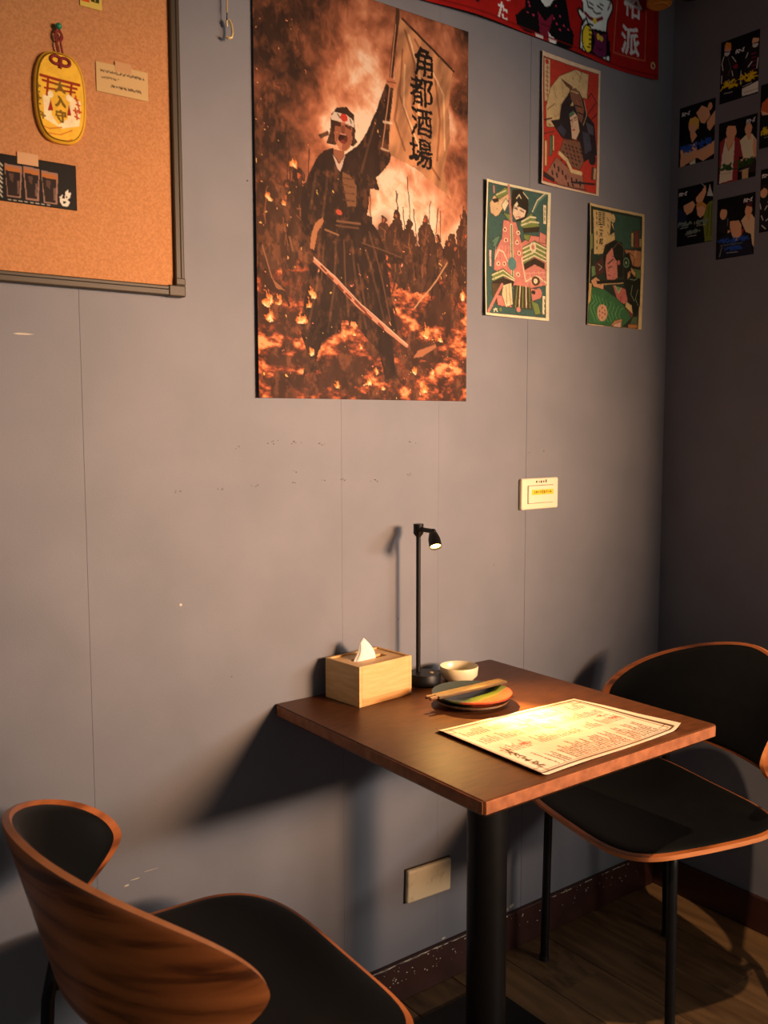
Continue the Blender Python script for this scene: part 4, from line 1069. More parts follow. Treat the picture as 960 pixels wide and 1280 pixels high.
# ------------------------------------------------------------------ cork board and what is pinned on it
board = thing('cork_board', 'cork notice board in olive brown frame hung on grey wall', 'notice board', (-2.286, 0, 1.498))
BW, BH = 0.900, 0.640
box('cork_sheet', .012, BW-.012, -.010, -.001, .012, BH-.012, M['cork'], board)
def rail(x0, x1, z0, z1):
    bm = bmesh.new(); bm_box(bm, x0, x1, -.018, 0, z0, z1, .002, 2)
    return bm_obj('frame_rail', bm, M['frame'], board)
for (x0, x1, z0, z1) in ((.016, BW-.016, 0, .017), (.016, BW-.016, BH-.017, BH), (0, .017, .016, BH-.016), (BW-.017, BW, .016, BH-.016)):
    r = rail(x0, x1, z0, z1)
    if x1-x0 > .1: box('groove', x0, x1, -.0186, -.0178, (z0+z1)/2+.001, (z0+z1)/2+.0026, M['hole'], r)
    else: box('groove', (x0+x1)/2+.001, (x0+x1)/2+.0026, -.0186, -.0178, z0, z1, M['hole'], r)
for cx, cz in ((0, 0), (BW-.030, 0), (0, BH-.030), (BW-.030, BH-.030)):
    bm = bmesh.new(); sx, sz = (0 if cx == 0 else .012), (0 if cz == 0 else .012)
    bm_box(bm, cx-.001+sx*0, cx+.031, -.0196, .0, cz+(0-.001 if cz == 0 else .0125), cz+(.0185 if cz == 0 else .031), .0022, 2)
    bm_box(bm, cx+(-.001 if cx == 0 else .0125), cx+(.0185 if cx == 0 else .031), -.0196, .0, cz+(.019 if cz == 0 else -.001), cz+(.031 if cz == 0 else .012), .0016, 2)
    bm_obj('corner_cap', bm, M['frame'], board)
CK = -0.0105
# golden plaque charm
charm = thing('plaque_charm', 'golden oval plaque charm with red gate hung from red cord', 'charm', (-1.634, CK, 1.722))
CWD, CHT, CTH = .082, .140, .010
def oval(n, inset=0.0):
    out = []
    for i in range(n):
        a = 2*math.pi*i/n; c, s_ = math.cos(a), math.sin(a); e = 2/3.1
        out.append((CWD/2+(CWD/2-inset)*math.copysign(abs(c)**e, c), CHT/2+(CHT/2-inset)*math.copysign(abs(s_)**(2/2.5), s_)))
    return out
lay = [(.003, 0), (0, -.002), (0, -CTH+.004), (.0015, -CTH+.0012), (.0045, -CTH)]; vs, fs = [], []; n = 64
for ins, yy in lay:
    for (x, z) in oval(n, ins): vs.append((x, yy, z))
for k in range(len(lay)-1):
    for i in range(n): fs.append((k*n+i, k*n+(i+1) % n, (k+1)*n+(i+1) % n, (k+1)*n+i))
fs.append(tuple(range(n))); fs.append(tuple(range(4*n+n-1, 4*n-1, -1)))
new_obj('plaque', vs, fs, M['gold'], charm, True)
S = Sheet(82, 140, .7, (240, 184, 54)); S.ops(CHARM)
for k, (ch, h) in enumerate((('大', 17), ('入', 16), ('守', 18))): S.text((126, 92, 20), ch, 39.5, 54+k*22.5, 16, h, 1.5)
S.C *= (.92+.16*fbm(S.X, S.Y, 8, 4))[..., None]
idx = oval(120, .0046); p_ = np.array(idx)*1000; p_[:, 1] = 140-p_[:, 1]
ins = np.zeros(S.X.shape, bool)
for k in range(len(p_)):
    (xa, ya), (xb, yb) = p_[k], p_[(k+1) % len(p_)]
    if ya != yb: ins ^= ((ya > S.Y) != (yb > S.Y)) & (S.X < (xb-xa)*(S.Y-ya)/(yb-ya)+xa)
vid = -np.ones(S.X.shape, int); vid[ins] = np.arange(ins.sum()); q = np.stack([vid[:-1, :-1], vid[1:, :-1], vid[1:, 1:], vid[:-1, 1:]], -1).reshape(-1, 4); q = q[(q >= 0).all(1)]
pf = new_obj('printed_face', np.stack([S.X[ins]/1000, np.full(ins.sum(), -CTH-.0003), .140-S.Y[ins]/1000], -1).tolist(), q.tolist(), M['print_gloss'], charm, True)
at = pf.data.attributes.new('Col', 'FLOAT_COLOR', 'POINT'); c = S.colors((1.0, 1.05, 1.1))[ins]; at.data.foreach_set('color', np.concatenate([c, np.ones((len(c), 1))], 1).astype(np.float32).ravel())
def loop_pts(cx, cz, rx, rz, y, n=20, a0=0, a1=2*math.pi): return [(cx+rx*math.cos(a0+(a1-a0)*k/n), y, cz+rz*math.sin(a0+(a1-a0)*k/n)) for k in range(n+1)]
cord = tube('cord', [(.040, -.006, .139), (.037, -.006, .150), (.038, -.007, .162), (.036, -.007, .170), (.040, -.008, .176)], .0017, M['red_cord'], charm, 8)
tube('cord_strand', [(.047, -.006, .138), (.045, -.006, .150), (.043, -.007, .160), (.046, -.007, .168), (.041, -.008, .176)], .0017, M['red_cord'], cord, 8)
tube('cord_knot', loop_pts(.041, .164, .006, .007, -.007), .0016, M['red_cord'], cord, 8)
kn = tube('tied_knot', loop_pts(.034, .126, .008, .006, -CTH-.001), .0026, M['red_cord'], charm, 8)
tube('knot_loop', loop_pts(.048, .125, .008, .006, -CTH-.001), .0026, M['red_cord'], kn, 8); tube('knot_end', [(.041, -CTH-.001, .124), (.040, -CTH-.001, .114)], .0030, M['red_cord'], kn, 8)
bm = bmesh.new(); bmesh.ops.create_uvsphere(bm, u_segments=16, v_segments=10, radius=.0052); bm_obj('bead', bm, M['green_bead'], charm, True, (.041, -.0085, .179))
# hand-written note, drinks flyer, small tag
S = Sheet(89, 47, .9, (204, 170, 112)); S.squiggle((70, 54, 36), 8, 13, 82, 12, 22, 4.2, .9); S.squiggle((90, 72, 48), 8, 23, 38, 23, 9, 3.6, .8); S.squiggle((70, 54, 36), 24, 35, 78, 34, 13, 5, 1.0)
note = thing('pinned_note', 'small tan handwritten note taped to the cork board', 'note', (-1.532, CK, 1.817))
S.build('note_sheet', lambda U, V: ((U, -(.0010+.0006*np.sin(U*40)), .0475-V), (0, 1, 0)), M['print'], note, (1, 1, 1.1)); box('tape', .032, .060, -.0020, -.0015, .038, .054, M['tape'], note)
S = Sheet(360, 71, 1.0, (17, 14, 13)); S.ops(FLYER)
for k in range(5): S.squiggle((190, 180, 160), 234, 10+k*11, 240, 10+k*11, 2, 8, 1.3)
flyer = thing('drinks_flyer', 'black flyer with three iced coffee glasses and white flame mark on cork board', 'flyer', (-1.930, CK, 1.6215))
S.build('flyer_sheet', lambda U, V: ((U, -(.0010+.0005*np.sin(U*30)), .071-V), (0, 1, 0)), M['print_gloss'], flyer, (1, 1.05, 1.1)); box('tape', .268, .300, -.0020, -.0015, .060, .078, M['tape'], flyer)
S = Sheet(36, 50, .8, (214, 186, 84)); S.poly((206, 76, 30), [3, 28, 16, 28, 16, 42, 3, 42]); S.poly((56, 60, 24), [18, 8, 32, 8, 32, 40, 18, 40]); S.line((206, 176, 60), 1.5, [20, 20, 30, 20]); S.line((206, 176, 60), 1.5, [20, 30, 30, 30]); S.line((206, 176, 60), 1.5, [25, 12, 25, 38])
o = S.build('paper_tag', lambda U, V: (-1.555+U, CK-.0012+0*U, 1.994-V), M['print'], None, (1, 1, 1.1)) if False else S.build('paper_tag', lambda U, V: ((-1.555+U, CK-.0012+0*U, 1.995-V), (0, 1, 0)), M['print'], None, (1, 1, 1.1))
tag(o, 'tiny yellow paper tag with orange and dark print on cork board', 'tag')

# ------------------------------------------------------------------ wall fittings
sw = thing('wall_switch', 'cream rocker switch with yellow label strip on grey wall', 'switch', (-.481, 0, 1.110))
bm = bmesh.new(); bm_box(bm, -.062, .062, -.011, 0, -.037, .037, .004, 3); bm_obj('cover_plate', bm, M['cream_plastic'], sw)
box('rocker_gap', -.0435, .0435, -.0114, -.009, -.0225, .0205, M['ink'], sw); rk = box('rocker', -.0425, .0425, -.0145, -.010, -.0215, .0195, M['cream_plastic'], sw, .0012)
box('label_strip', -.032, .040, -.0151, -.0143, -.002, .010, M['yellow_tape'], rk)
vs, fs = [], []
def bars(specs, y):
    vs, fs = [], []
    for (x0, x1, z0, z1) in specs: b = len(vs); vs += [(x0, y, z0), (x1, y, z0), (x1, y, z1), (x0, y, z1)]; fs.append((b, b+1, b+2, b+3))
    return vs, fs
sq = [(-.026+k*.0068+random.uniform(0, .002), -.026+k*.0068+.0042, random.uniform(.0005, .003), random.uniform(.0055, .0085)) for k in range(9)]
v, f = bars(sq, -.01525); new_obj('label_writing', v, f, M['ink'], rk)
sq = [(-.016+k*.008+random.uniform(0, .002), -.016+k*.008+.005, random.uniform(.025, .027), random.uniform(.030, .033)) for k in range(5)]
v, f = bars(sq, -.01115); new_obj('plate_writing', v, f, M['frame'], sw)
ot = thing('blank_outlet_cover', 'yellowed blank outlet cover low on the wall below table', 'outlet cover', (-.820, 0, .2545))
bm = bmesh.new(); bm_box(bm, -.063, .063, -.013, 0, -.037, .037, .0045, 3); o = bm_obj('cover_plate', bm, M['cream_worn'], ot); o.rotation_euler = (0, math.radians(2.0), 0)
bm = bmesh.new(); bm_box(bm, -.065, .065, -.004, 0, -.039, .039, .001, 1); o = bm_obj('dark_edge', bm, M['frame'], ot); o.rotation_euler = (0, math.radians(2.0), 0)  # thin dark plate behind the cover, a little larger on every side
# little hook hanging on a cord
hk = thing('hanging_hook', 'small cream metal hook hanging on a thin cord by poster', 'hook', (-1.293, -.014, 1.954))
tube('cord', [(0, 0, .22), (0, 0, .044)], .0016, M['brass'], hk, 8); tube('wire', [(0, 0, .046), (0, .002, .026)], .0009, M['hole'], hk, 6)
tube('hook', [(.001, .003, .022), (-.001, .001, .030), (.003, -.001, .033), (.007, -.003, .024), (.008, -.004, .010), (.006, -.004, .002), (.000, -.003, .000), (-.004, -.001, .003)], [.0016, .002, .0024, .0026, .0024, .0026, .0028, .0022], M['brass'], hk, 10)
# paper lanterns hanging in the corner under the ceiling (only their bottoms reach into the picture)
def lantern(name, label, x, y, zb, r, mat, marks):
    L = thing(name, label, 'lantern', (x, y, zb), 0, 'paper lanterns hanging in the corner')
    prof = [(.0, .004), (r*.42, .0), (r*.48, .004)]
    for k in range(9):
        t = k/8; z = .006+t*.26; rr = r*(.50+.50*math.sin(math.pi*(.08+.84*t))); prof += [(rr, z), (rr*.975, z+.014)]
    prof += [(r*.48, .285), (.0, .288)]
    lathe('paper_shade', prof, mat, L, 40); tube('hanging_cord', [(0, 0, .286), (0, 0, CEIL-zb)], .0015, M['black'], L, 6)
    if marks:
        for k, a in enumerate((-2.45, -2.25)):
            bm = bmesh.new(); bm_box(bm, -.006, .006, -.0015, .0015, .02, .10, 0); o = bm_obj('lettering', bm, M['white_print'], L); o.location = (math.cos(a)*r*.86, math.sin(a)*r*.86, .004); o.rotation_euler = (-.28, 0, a+math.pi/2)
lantern('paper_lantern', 'black paper lantern with white lettering hanging in the wall corner', -.165, -.165, 2.264, .050, M['lantern_black'], True)
lantern('paper_lantern', 'amber paper lantern hanging beside the black lantern', -.142, -.060, 2.284, .048, M['lantern_yellow'], False)

# ------------------------------------------------------------------ table and what stands on it
TX0, TX1, TD, TH = -1.206, -0.631, 0.597, 0.73
table = thing('pedestal_table', 'square brown pedestal table with black column pushed against wall', 'table', ((TX0+TX1)/2, -.30, 0))
hx, hy = (TX1-TX0)/2, TD/2-.001
bm = bmesh.new()
lay = [(0, TH-.0015), (-.0015, TH), None]
rings = [(.0, TH-.0012), (0, TH-.022), (-.026, TH-.040)]
vv = []
def ringv(ins, z, rc=.004, n=4):
    out = []
    for cx, cy, a0 in ((1, 1, 0), (-1, 1, 90), (-1, -1, 180), (1, -1, 270)):
        for k in range(n+1):
            a = math.radians(a0+90*k/n); out.append(bm.verts.new((cx*(hx+ins-rc)+rc*math.cos(a), cy*(hy+ins-rc)+rc*math.sin(a)+.0012, z)))
    return out
R0 = [ringv(-.0012, TH), ringv(0, TH-.0012), ringv(0, TH-.022), ringv(-.026, TH-.040)]
for ra, rb in zip(R0[:-1], R0[1:]):
    m_ = len(ra)
    for i in range(m_): bm.faces.new((ra[i], ra[(i+1) % m_], rb[(i+1) % m_], rb[i]))
bm.faces.new(R0[0]); bm.faces.new(R0[-1][::-1])
top = bm_obj('tabletop', bm, M['table'], table)
for nm, x0, x1, y0, y1 in (('f', -hx+.003, hx-.003, -hy-.0002, -hy+.003), ('l', -hx-.0009, -hx+.003, -hy+.004, hy-.004), ('r', hx-.003, hx+.0009, -hy+.004, hy-.004)):
    box('edge_band', x0, x1, y0, y1, TH-.0215, TH-.0022, M['edge_band'], top, .0006, 1)
lathe('column', [(.0385, .020), (.0385, .672)], M['black'], table, 48)
lathe('column_collar', [(.062, .012), (.062, .018), (.045, .024), (.0386, .03)], M['black'], table, 48)
box('base_plate', -.205, .205, -.205, .205, 0, .012, M['black'], table, .003)
box('top_bracket', -.12, .12, -.12, .12, .668, TH-.040, M['black'], table, .003)
# menu sheet: a B4 page, a little curled
S = Sheet(358, 252, 1.5, (216, 194, 178))
S.C *= (.94+.1*fbm(S.X, S.Y, 40, 4))[..., None]
blot = np.clip((fbm(S.X, S.Y, 60, 4)-.52)*6, 0, 1)[..., None]*.45; S.C = S.C*(1-blot)+np.array((226, 160, 132))*blot
K = (58, 34, 24)
for i_, w_ in ((9, 3.6), (15, 1.3)): S.line(K, w_, [i_, i_, 358-i_, i_, 358-i_, 252-i_, i_, 252-i_, i_, i_])
for cx, cy in ((9, 9), (349, 9), (349, 243), (9, 243)): S.line(K, 1.6, [cx+(18 if cx < 100 else -18), cy, cx+(18 if cx < 100 else -18), cy+(18 if cy < 100 else -18), cx, cy+(18 if cy < 100 else -18)])
for row, (ya, yb) in enumerate(((164, 234), (112, 150), (66, 100), (24, 56))):
    x = 62 if row == 0 else 30
    while x < 336:
        L = (yb-ya)*rng.uniform(.45, 1.0); c = K if row < 1 else (92, 54, 38)
        n = int(L/4.2)
        if rng.random() < .86: S.squiggle(c, x, yb, x, yb-L, max(n, 2), 3.6, 1.1 if row else 1.4)
        x += rng.uniform(6.2, 8.2)
S.squiggle(K, 34, 226, 34, 132, 7, 15, 2.6); S.squiggle(K, 28, 228, 40, 136, 9, 8, 1.8)
for k in range(5): x, y = rng.uniform(40, 320), rng.uniform(30, 150); S.squiggle((150, 60, 40), x, y, x+24, y+4, 5, 12, 1.2)
for k in range(3): S.line((150, 84, 60), 1.0, [150+k*30, 60+k*12, 200+k*30, 120+k*14])
Q = np.array([(-1.066, -.318), (-.718, -.334), (-.707, -.574), (-1.072, -.583)])
def menu_place(U, V):
    u, v = U/.358, V/.252; a = [(Q[0][k]*(1-u)+Q[1][k]*u)*(1-v)+(Q[3][k]*(1-u)+Q[2][k]*u)*v for k in (0, 1)]
    z = TH+.0012+.010*np.clip((u-.93)/.07, 0, 1)**2*np.clip(v, 0, 1)+.006*np.clip((.05-u)/.05, 0, 1)**2+.0012*np.sin(u*7)*np.sin(v*5)**2
    return (a[0], a[1], z), (0, 0, -1)
menu = S.build('menu_sheet', menu_place, M['print'], None, (1, 1.0, 1.0), .0004); tag(menu, 'cream paper menu sheet with black border lying on table', 'menu')
# bamboo tissue box
TBX, TBY, TBZ = .140, .104, .080
tb = thing('tissue_box', 'bamboo tissue box with white tissue pulled up on table', 'tissue box', (-1.0255, -.0455+.0, TH), math.radians(5.5))
tb.location.y = -.064
bx, by = TBX/2, TBY/2
for s_ in (-1, 1):
    box('side_panel', s_*bx-(.007 if s_ > 0 else 0), s_*bx+(.007 if s_ < 0 else 0), -by, by, 0, TBZ, M['bamboo'], tb, .0008)
    fr = box('front_panel' if s_ < 0 else 'rear_panel', -bx+.0071, bx-.0071, s_*by-(.007 if s_ > 0 else 0), s_*by+(.007 if s_ < 0 else 0), 0.0, TBZ, M['bamboo'], tb, .0006)
    if s_ < 0: box('darker_strip', -bx+.0075, bx-.0075, -by-.0003, -by+.001, .0008, .015, M['bamboo_dark'], fr)
bm = bmesh.new(); zl0, zl1 = TBZ-.009, TBZ-.003
for (x0, x1, y0, y1) in ((-bx+.0072, bx-.0072, .010, by-.0072), (-bx+.0072, bx-.0072, -by+.0072, -.010), (-bx+.0072, -.042, -.010, .010), (.042, bx-.0072, -.010, .010)): bm_box(bm, x0, x1, y0, y1, zl0, zl1)
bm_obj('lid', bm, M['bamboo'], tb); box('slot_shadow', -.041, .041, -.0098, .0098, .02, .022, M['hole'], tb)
vs, fs = [], []; nu, nv = 48, 16
for j in range(nv+1):
    t = j/nv; e = t**1.25
    rx, ry = .030*(1-e)+.0045*e, .0085*(1-e)+.0012*e+.003*math.sin(math.pi*t); cx, cy = -.012-.004*t+.006*math.sin(3*t), -.001+.004*t
    for i in range(nu):
        a = 2*math.pi*i/nu; cr = 1+.20*(1-t*.8)*math.sin(a*5+2.2*t)+.07*math.sin(a*11)
        vs.append((cx+rx*math.cos(a)*(1+.05*math.sin(a*7)), cy+ry*math.sin(a)*cr, TBZ-.008+.043*t+.004*math.cos(a)*t))
for j in range(nv):
    for i in range(nu): b = j*nu; fs.append((b+i, b+(i+1) % nu, b+nu+(i+1) % nu, b+nu+i))
fs.append(tuple(nv*nu+i for i in range(nu)))
new_obj('tissue', vs, fs, M['tissue'], tb, True)
# desk lamp
lamp = thing('desk_lamp', 'slim black table lamp with small tilted spot head, lit', 'lamp', (-.884, -.068, TH))
base = lathe('lamp_base', [(.0330, 0), (.0348, .002), (.0348, .020), (.0325, .0245), (.0, .0245)], M['black'], lamp, 48)
lathe('touch_button', [(.0042, .0242), (.0042, .0256), (.0, .0256)], M['brass'], base, 20, (.012, -.010, 0))
PXY = (-.005, .014)
tube('lamp_pole', [(PXY[0], PXY[1], .022), (PXY[0], PXY[1], .316)], .0048, M['black'], lamp, 20)
lathe('pole_cap', [(.0, .311), (.0050, .311), (.0105, .318), (.0105, .338), (.0, .338)], M['black'], lamp, 28, (PXY[0], PXY[1], 0))
tube('arm', [(PXY[0], PXY[1]-.008, .3275), (PXY[0], PXY[1]-.046, .3270)], .0048, M['black'], lamp, 16)
bm = bmesh.new(); bmesh.ops.create_uvsphere(bm, u_segments=16, v_segments=10, radius=.0062); bm_obj('joint', bm, M['black'], lamp, True, (PXY[0], PXY[1]-.048, .3262))
head = lathe('lamp_head', [(.0035, .004), (.0085, -.002), (.0125, -.016), (.0130, -.034), (.0118, -.034), (.0112, -.029), (.0, -.029)], M['black'], lamp, 32, (PXY[0], PXY[1]-.047, .324))
aim_t = Vector((-.872, -.338, TH)) - Vector((-.884+PXY[0], -.068+PXY[1]-.047, TH+.324)); qrot = Vector((0, 0, -1)).rotation_difference(aim_t.normalized())
tilt = qrot.to_euler(); head.rotation_euler = (math.radians(-38), 0, math.radians(-24))
em, nt_, b_ = new_mat('lamp_lens_glow', (1, .8, .4, 1), .3); b_.inputs['Emission Color'].default_value = (1.0, .55, .14, 1); b_.inputs['Emission Strength'].default_value = 14
lathe('lamp_lens', [(.0110, -.0305), (.0, -.0300)], em, head, 28)
hd = Vector((0, 0, -1)); hd.rotate(head.rotation_euler)
# the bulb: a wide soft beam and the hot core of its reflector
for en, ang, bl in ((18, 88, 1.0), (80, 32, 1.0)):
    Ls = bpy.data.lights.new('lamp_bulb', 'SPOT'); Ls.energy = en; Ls.color = (1.0, .58, .16); Ls.spot_size = math.radians(ang); Ls.spot_blend = bl; Ls.shadow_soft_size = .005
    lo = bpy.data.objects.new('lamp_bulb', Ls); COL.objects.link(lo); lo.parent = lamp; lo.location = Vector((PXY[0], PXY[1]-.047, .324))+hd*.036
    lo.rotation_euler = aim_t.to_track_quat('-Z', 'Y').to_euler()
# little cream bowl
bowl = thing('sauce_bowl', 'small cream glazed sauce bowl standing beside the table lamp', 'bowl', (-.806, -.090, TH))
lathe('bowl_body', [(.0, .003), (.024, .003), (.024, 0), (.028, 0), (.033, .005), (.0395, .012), (.0412, .030), (.0402, .0318), (.0388, .030), (.0372, .014), (.028, .0085), (.0, .0075)], M['glaze_cream'], bowl, 56)
lathe('glaze_stain', [(.0, .0079), (.010, .0080), (.014, .0079)], M['frame'], bowl, 20)
# two plates
def plate_mat():
    m, nt, b = new_mat('striped_glaze', rgb(150, 80, 40), .22)
    tc = node(nt, 'ShaderNodeTexCoord'); sp_ = node(nt, 'ShaderNodeSeparateXYZ'); nt.links.new(tc.outputs['Object'], sp_.inputs[0])
    nz = node(nt, 'ShaderNodeTexNoise'); nz.inputs['Scale'].default_value = 25; nz.inputs['Detail'].default_value = 5; nt.links.new(tc.outputs['Object'], nz.inputs['Vector'])
    k = node(nt, 'ShaderNodeMath', operation='MULTIPLY_ADD'); k.inputs[1].default_value = 0.02; nt.links.new(nz.outputs['Fac'], k.inputs[0])
    cv = node(nt, 'ShaderNodeMath', operation='MULTIPLY_ADD'); cv.inputs[1].default_value = .12
    k2 = node(nt, 'ShaderNodeMath', operation='MULTIPLY'); k2.inputs[1].default_value = -.99; nt.links.new(sp_.outputs['Y'], k2.inputs[0])
    nt.links.new(sp_.outputs['X'], cv.inputs[0]); nt.links.new(k2.outputs[0], cv.inputs[2]); nt.links.new(cv.outputs[0], k.inputs[2])
    rp = node(nt, 'ShaderNodeValToRGB'); rp.color_ramp.interpolation = 'LINEAR'; e = rp.color_ramp.elements
    mr = node(nt, 'ShaderNodeMapRange'); mr.inputs['From Min'].default_value = -.09; mr.inputs['From Max'].default_value = .10; nt.links.new(k.outputs[0], mr.inputs['Value']); nt.links.new(mr.outputs[0], rp.inputs[0])
    stops = [(0.0, (44, 52, 56)), (.50, (26, 34, 40)), (.57, (18, 26, 28)), (.595, (52, 62, 24)), (.69, (64, 68, 26)), (.715, (140, 52, 26)), (1.0, (122, 42, 20))]
    e[0].position, e[0].color = stops[0][0], rgb(*stops[0][1]); e[1].position, e[1].color = stops[-1][0], rgb(*stops[-1][1])
    for ps, c_ in stops[1:-1]: q_ = e.new(ps); q_.color = rgb(*c_)
    nt.links.new(rp.outputs[0], b.inputs['Base Color']); return m
M['plate_stripe'] = plate_mat(); M['plate_dark'] = noise_mat('dark_stoneware', rgb(58, 44, 34), rgb(92, 64, 42), (1, 1, 1), 40, 4, .35)
PC = (-.902, -.236)
pprof = lambda r, h: [(.0, .004), (r*.60, .004), (r*.60, 0), (r*.66, 0), (r*.70, .004), (r*.93, h-.003), (r, h), (r*.995, h+.003), (r*.96, h+.0028), (r*.72, .0095), (r*.45, .0078), (.0, .0072)]
o = lathe('plate', pprof(.072, .011), M['plate_dark'], None, 64, (PC[0], PC[1], TH)); tag(o, 'dark stoneware plate at the bottom of the stacked pair', 'plate', 'stacked plates on the table')
o = lathe('plate', pprof(.0785, .013), M['plate_stripe'], None, 64, (PC[0], PC[1], TH+.0098)); tag(o, 'glazed plate with navy, green and orange bands on top of the stack', 'plate', 'stacked plates on the table')
# wrapped chopsticks across the plates
ch0, ch1 = Vector((-1.005, -.226, TH+.0275)), Vector((-.808, -.226, TH+.0275)); d_ = (ch1-ch0)
cs = thing('wrapped_chopsticks', 'wooden chopsticks in brown paper sleeve laid across the plates', 'chopsticks', tuple(ch0), math.atan2(d_.y, d_.x))
Lc = d_.length
M['sleeve'] = noise_mat('brown_paper_sleeve', rgb(104, 78, 36), rgb(74, 54, 26), (4, 30, 30), 8, 4, .5); M['chop_wood'] = new_mat('dark_chopstick', rgb(112, 74, 40), .45)[0]
bm = bmesh.new(); bm_box(bm, .018, Lc, -.0125, .0125, -.0018, .0038, .0014, 2); bm_obj('paper_sleeve', bm, M['sleeve'], cs)
for yy in (-.0048, .0048):
    vs, fs = tube_data([(0.0, yy*1.25, .0008), (.004, yy*1.25, .0008), (.03, yy, .0008), (Lc-.01, yy*.8, .0008)], [.0030, .0036, .0034, .002], 10); new_obj('chopstick', vs, fs, M['chop_wood'], cs, True)

# ------------------------------------------------------------------ chairs
def disc_grid(nr, ns, n_exp):
    out = []
    for k in range(1, nr+1):
        r = math.sin(math.pi/2*k/nr)
        for i in range(ns):
            a = 2*math.pi*i/ns; c, s_ = math.cos(a), math.sin(a); e = 2/n_exp
            out.append((r, math.copysign(abs(c)**e, c), math.copysign(abs(s_)**e, s_)))
    return out
def shell_mesh(f, n_exp, off0, off1, nr=12, ns=96, shrink=1.0, dome=0.0, rim=True):
    G = disc_grid(nr, ns, n_exp); eps = 1e-3
    def nrm(u, v):
        a = (f(u+eps, v)-f(u-eps, v)); b = (f(u, v+eps)-f(u, v-eps)); q = a.cross(b); return q.normalized()
    vs, fs = [], []
    def layer(fn):
        b = len(vs); n0 = nrm(0, 0); vs.append(f(0, 0)+n0*fn(0.0))
        for (r, c, s_) in G: u, v = r*c*shrink, r*s_*shrink; vs.append(f(u, v)+nrm(u, v)*fn(r))
        return b
    top = layer(lambda r: off1+dome*(1-r**4)-(.004 if dome else .0015)*max(0, (r-.95)/.05)**2); bot = layer(lambda r: off0+(.0015*max(0, (r-.95)/.05)**2 if not dome else 0))
    for b, flip in ((top, False), (bot, True)):
        for i in range(ns):
            t = (b, b+1+i, b+1+(i+1) % ns); fs.append(t[::-1] if flip else t)
        for k in range(nr-1):
            for i in range(ns):
                j = (i+1) % ns; q = (b+1+k*ns+i, b+1+(k+1)*ns+i, b+1+(k+1)*ns+j, b+1+k*ns+j); fs.append(q[::-1] if flip else q)
    e = (nr-1)*ns
    for i in range(ns):
        j = (i+1) % ns; fs.append((top+1+e+i, bot+1+e+i, bot+1+e+j, top+1+e+j))
    return vs, fs
def seat_f(u, v):
    x = .235*u if u > 0 else .155*u; y = .256*v*(1.0-.15*(min(0.0, x)/.22)**2)
    fr = max(0.0, (x-.10)/.135); bk = max(0.0, -x/.155)
    return Vector((x, y, .468-.020*fr*fr+.006*bk*bk-.006*(1-min(1, v*v))))
PHI = 1.40
def back_f(u, v):
    ph = u*PHI; z = .650-.034*(math.sqrt(u*u+.02)-.14)+.1285*v*(1.0 if v > 0 else .86)
    rk = .262*(z-.64); return Vector((-(.222+rk)*math.cos(ph), .261*math.sin(ph)*(1.0+.30*rk), z))
TPLY = .006
def flip(d): return d[0], [f[::-1] for f in d[1]]
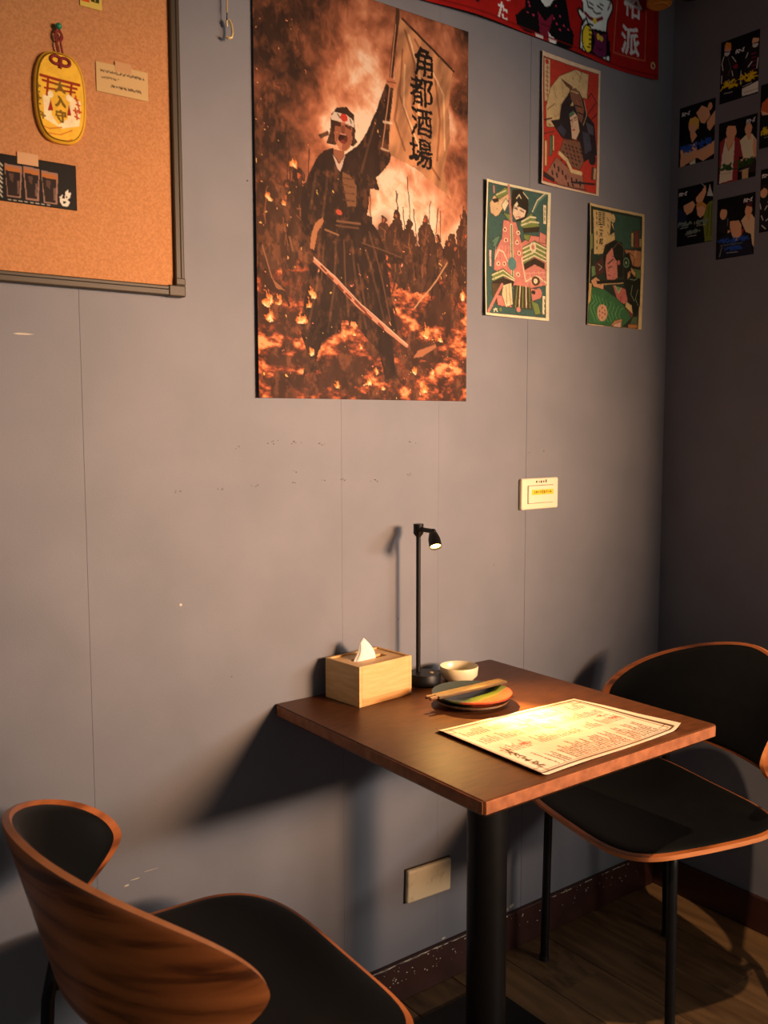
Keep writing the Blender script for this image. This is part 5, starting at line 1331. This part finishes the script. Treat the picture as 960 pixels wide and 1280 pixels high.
def make_chair(label, loc, rz, group):
    c = thing('dining_chair', label, 'chair', loc, rz, group)
    if 'meshes' not in CH:
        me = {}
        def mk(nm, d, mat, mat2=None):
            m_ = bpy.data.meshes.new(nm); m_.from_pydata([tuple(v) for v in d[0]], [], d[1]); m_.materials.append(mat)
            bm = bmesh.new(); bm.from_mesh(m_); bmesh.ops.recalc_face_normals(bm, faces=bm.faces)
            ns = 96
            for e in bm.edges:
                if len(e.link_faces) == 2 and e.calc_face_angle(0) > math.radians(45): e.smooth = False
            for f_ in bm.faces: f_.smooth = True
            bm.to_mesh(m_); bm.free()
            if mat2:
                m_.materials.append(mat2)
                for pl in list(m_.polygons)[-ns:]: pl.material_index = 1
            me[nm] = m_; return m_
        mk('seat_shell', shell_mesh(seat_f, 4.2, -TPLY, TPLY), M['walnut'], M['walnut_edge']); mk('seat_pad', shell_mesh(seat_f, 4.2, TPLY-.002, TPLY+.003, shrink=.968, dome=.006), M['vinyl'])
        mk('backrest_shell', shell_mesh(back_f, 1.72, -TPLY, TPLY, ns=96), M['walnut'], M['walnut_edge']); mk('backrest_pad', shell_mesh(back_f, 1.72, TPLY-.002, TPLY+.003, shrink=.955, dome=.006), M['vinyl'])
        for nm, s_, fr in (('fl', 1, 1), ('fr', -1, 1), ('rl', 1, 0), ('rr', -1, 0)):
            if fr: d = tube_data([(.138, s_*.224, .0), (.136, s_*.216, .425), (.132, s_*.212, .445), (.118, s_*.206, .452)], .0098, 16)
            else: d = tube_data([(-.200, s_*.196, .0), (-.176, s_*.182, .43), (-.160, s_*.172, .52), (-.153, s_*.168, .555), (-.158, s_*.168, .595)], [.0098, .0098, .0098, .0085, .005], 16)
            mk('leg'+nm, d, M['black'])
        for s_ in (1, -1): mk('rail%d' % s_, tube_data([(.120, s_*.206, .450), (.0, s_*.196, .448), (-.120, s_*.186, .448), (-.176, s_*.182, .448)], .009, 12), M['black'])
        for x_ in (.10, -.10): mk('bar%d' % (x_ > 0), tube_data([(x_, .196, .448), (x_, -.196, .448)], .008, 12), M['black'])
        mk('cap', tube_data([(0, 0, 0), (0, 0, .012)], .0115, 16), M['black_plastic']); CH['meshes'] = me
    me = CH['meshes']
    for nm in ('seat_shell', 'seat_pad', 'backrest_shell', 'backrest_pad'): link(nm, me[nm], None, c)
    for nm, (x, y) in (('legfl', (.138, .224)), ('legfr', (.138, -.224)), ('legrl', (-.200, .196)), ('legrr', (-.200, -.196))):
        l = link('leg', me[nm], None, c); link('foot_cap', me['cap'], None, l, loc=(x, y, 0))
    for nm in ('rail1', 'rail-1'): link('side_rail', me[nm], None, c)
    for nm in ('bar0', 'bar1'): link('cross_bar', me[nm], None, c)
    return c
CH = {}
make_chair('black padded walnut shell chair showing its wooden back, facing the table', (-1.553, -.402, 0), -.042, 'walnut shell chairs')
make_chair('black padded walnut shell chair in the room corner behind the table', (-.450, -.340, 0), 2.89, 'walnut shell chairs')
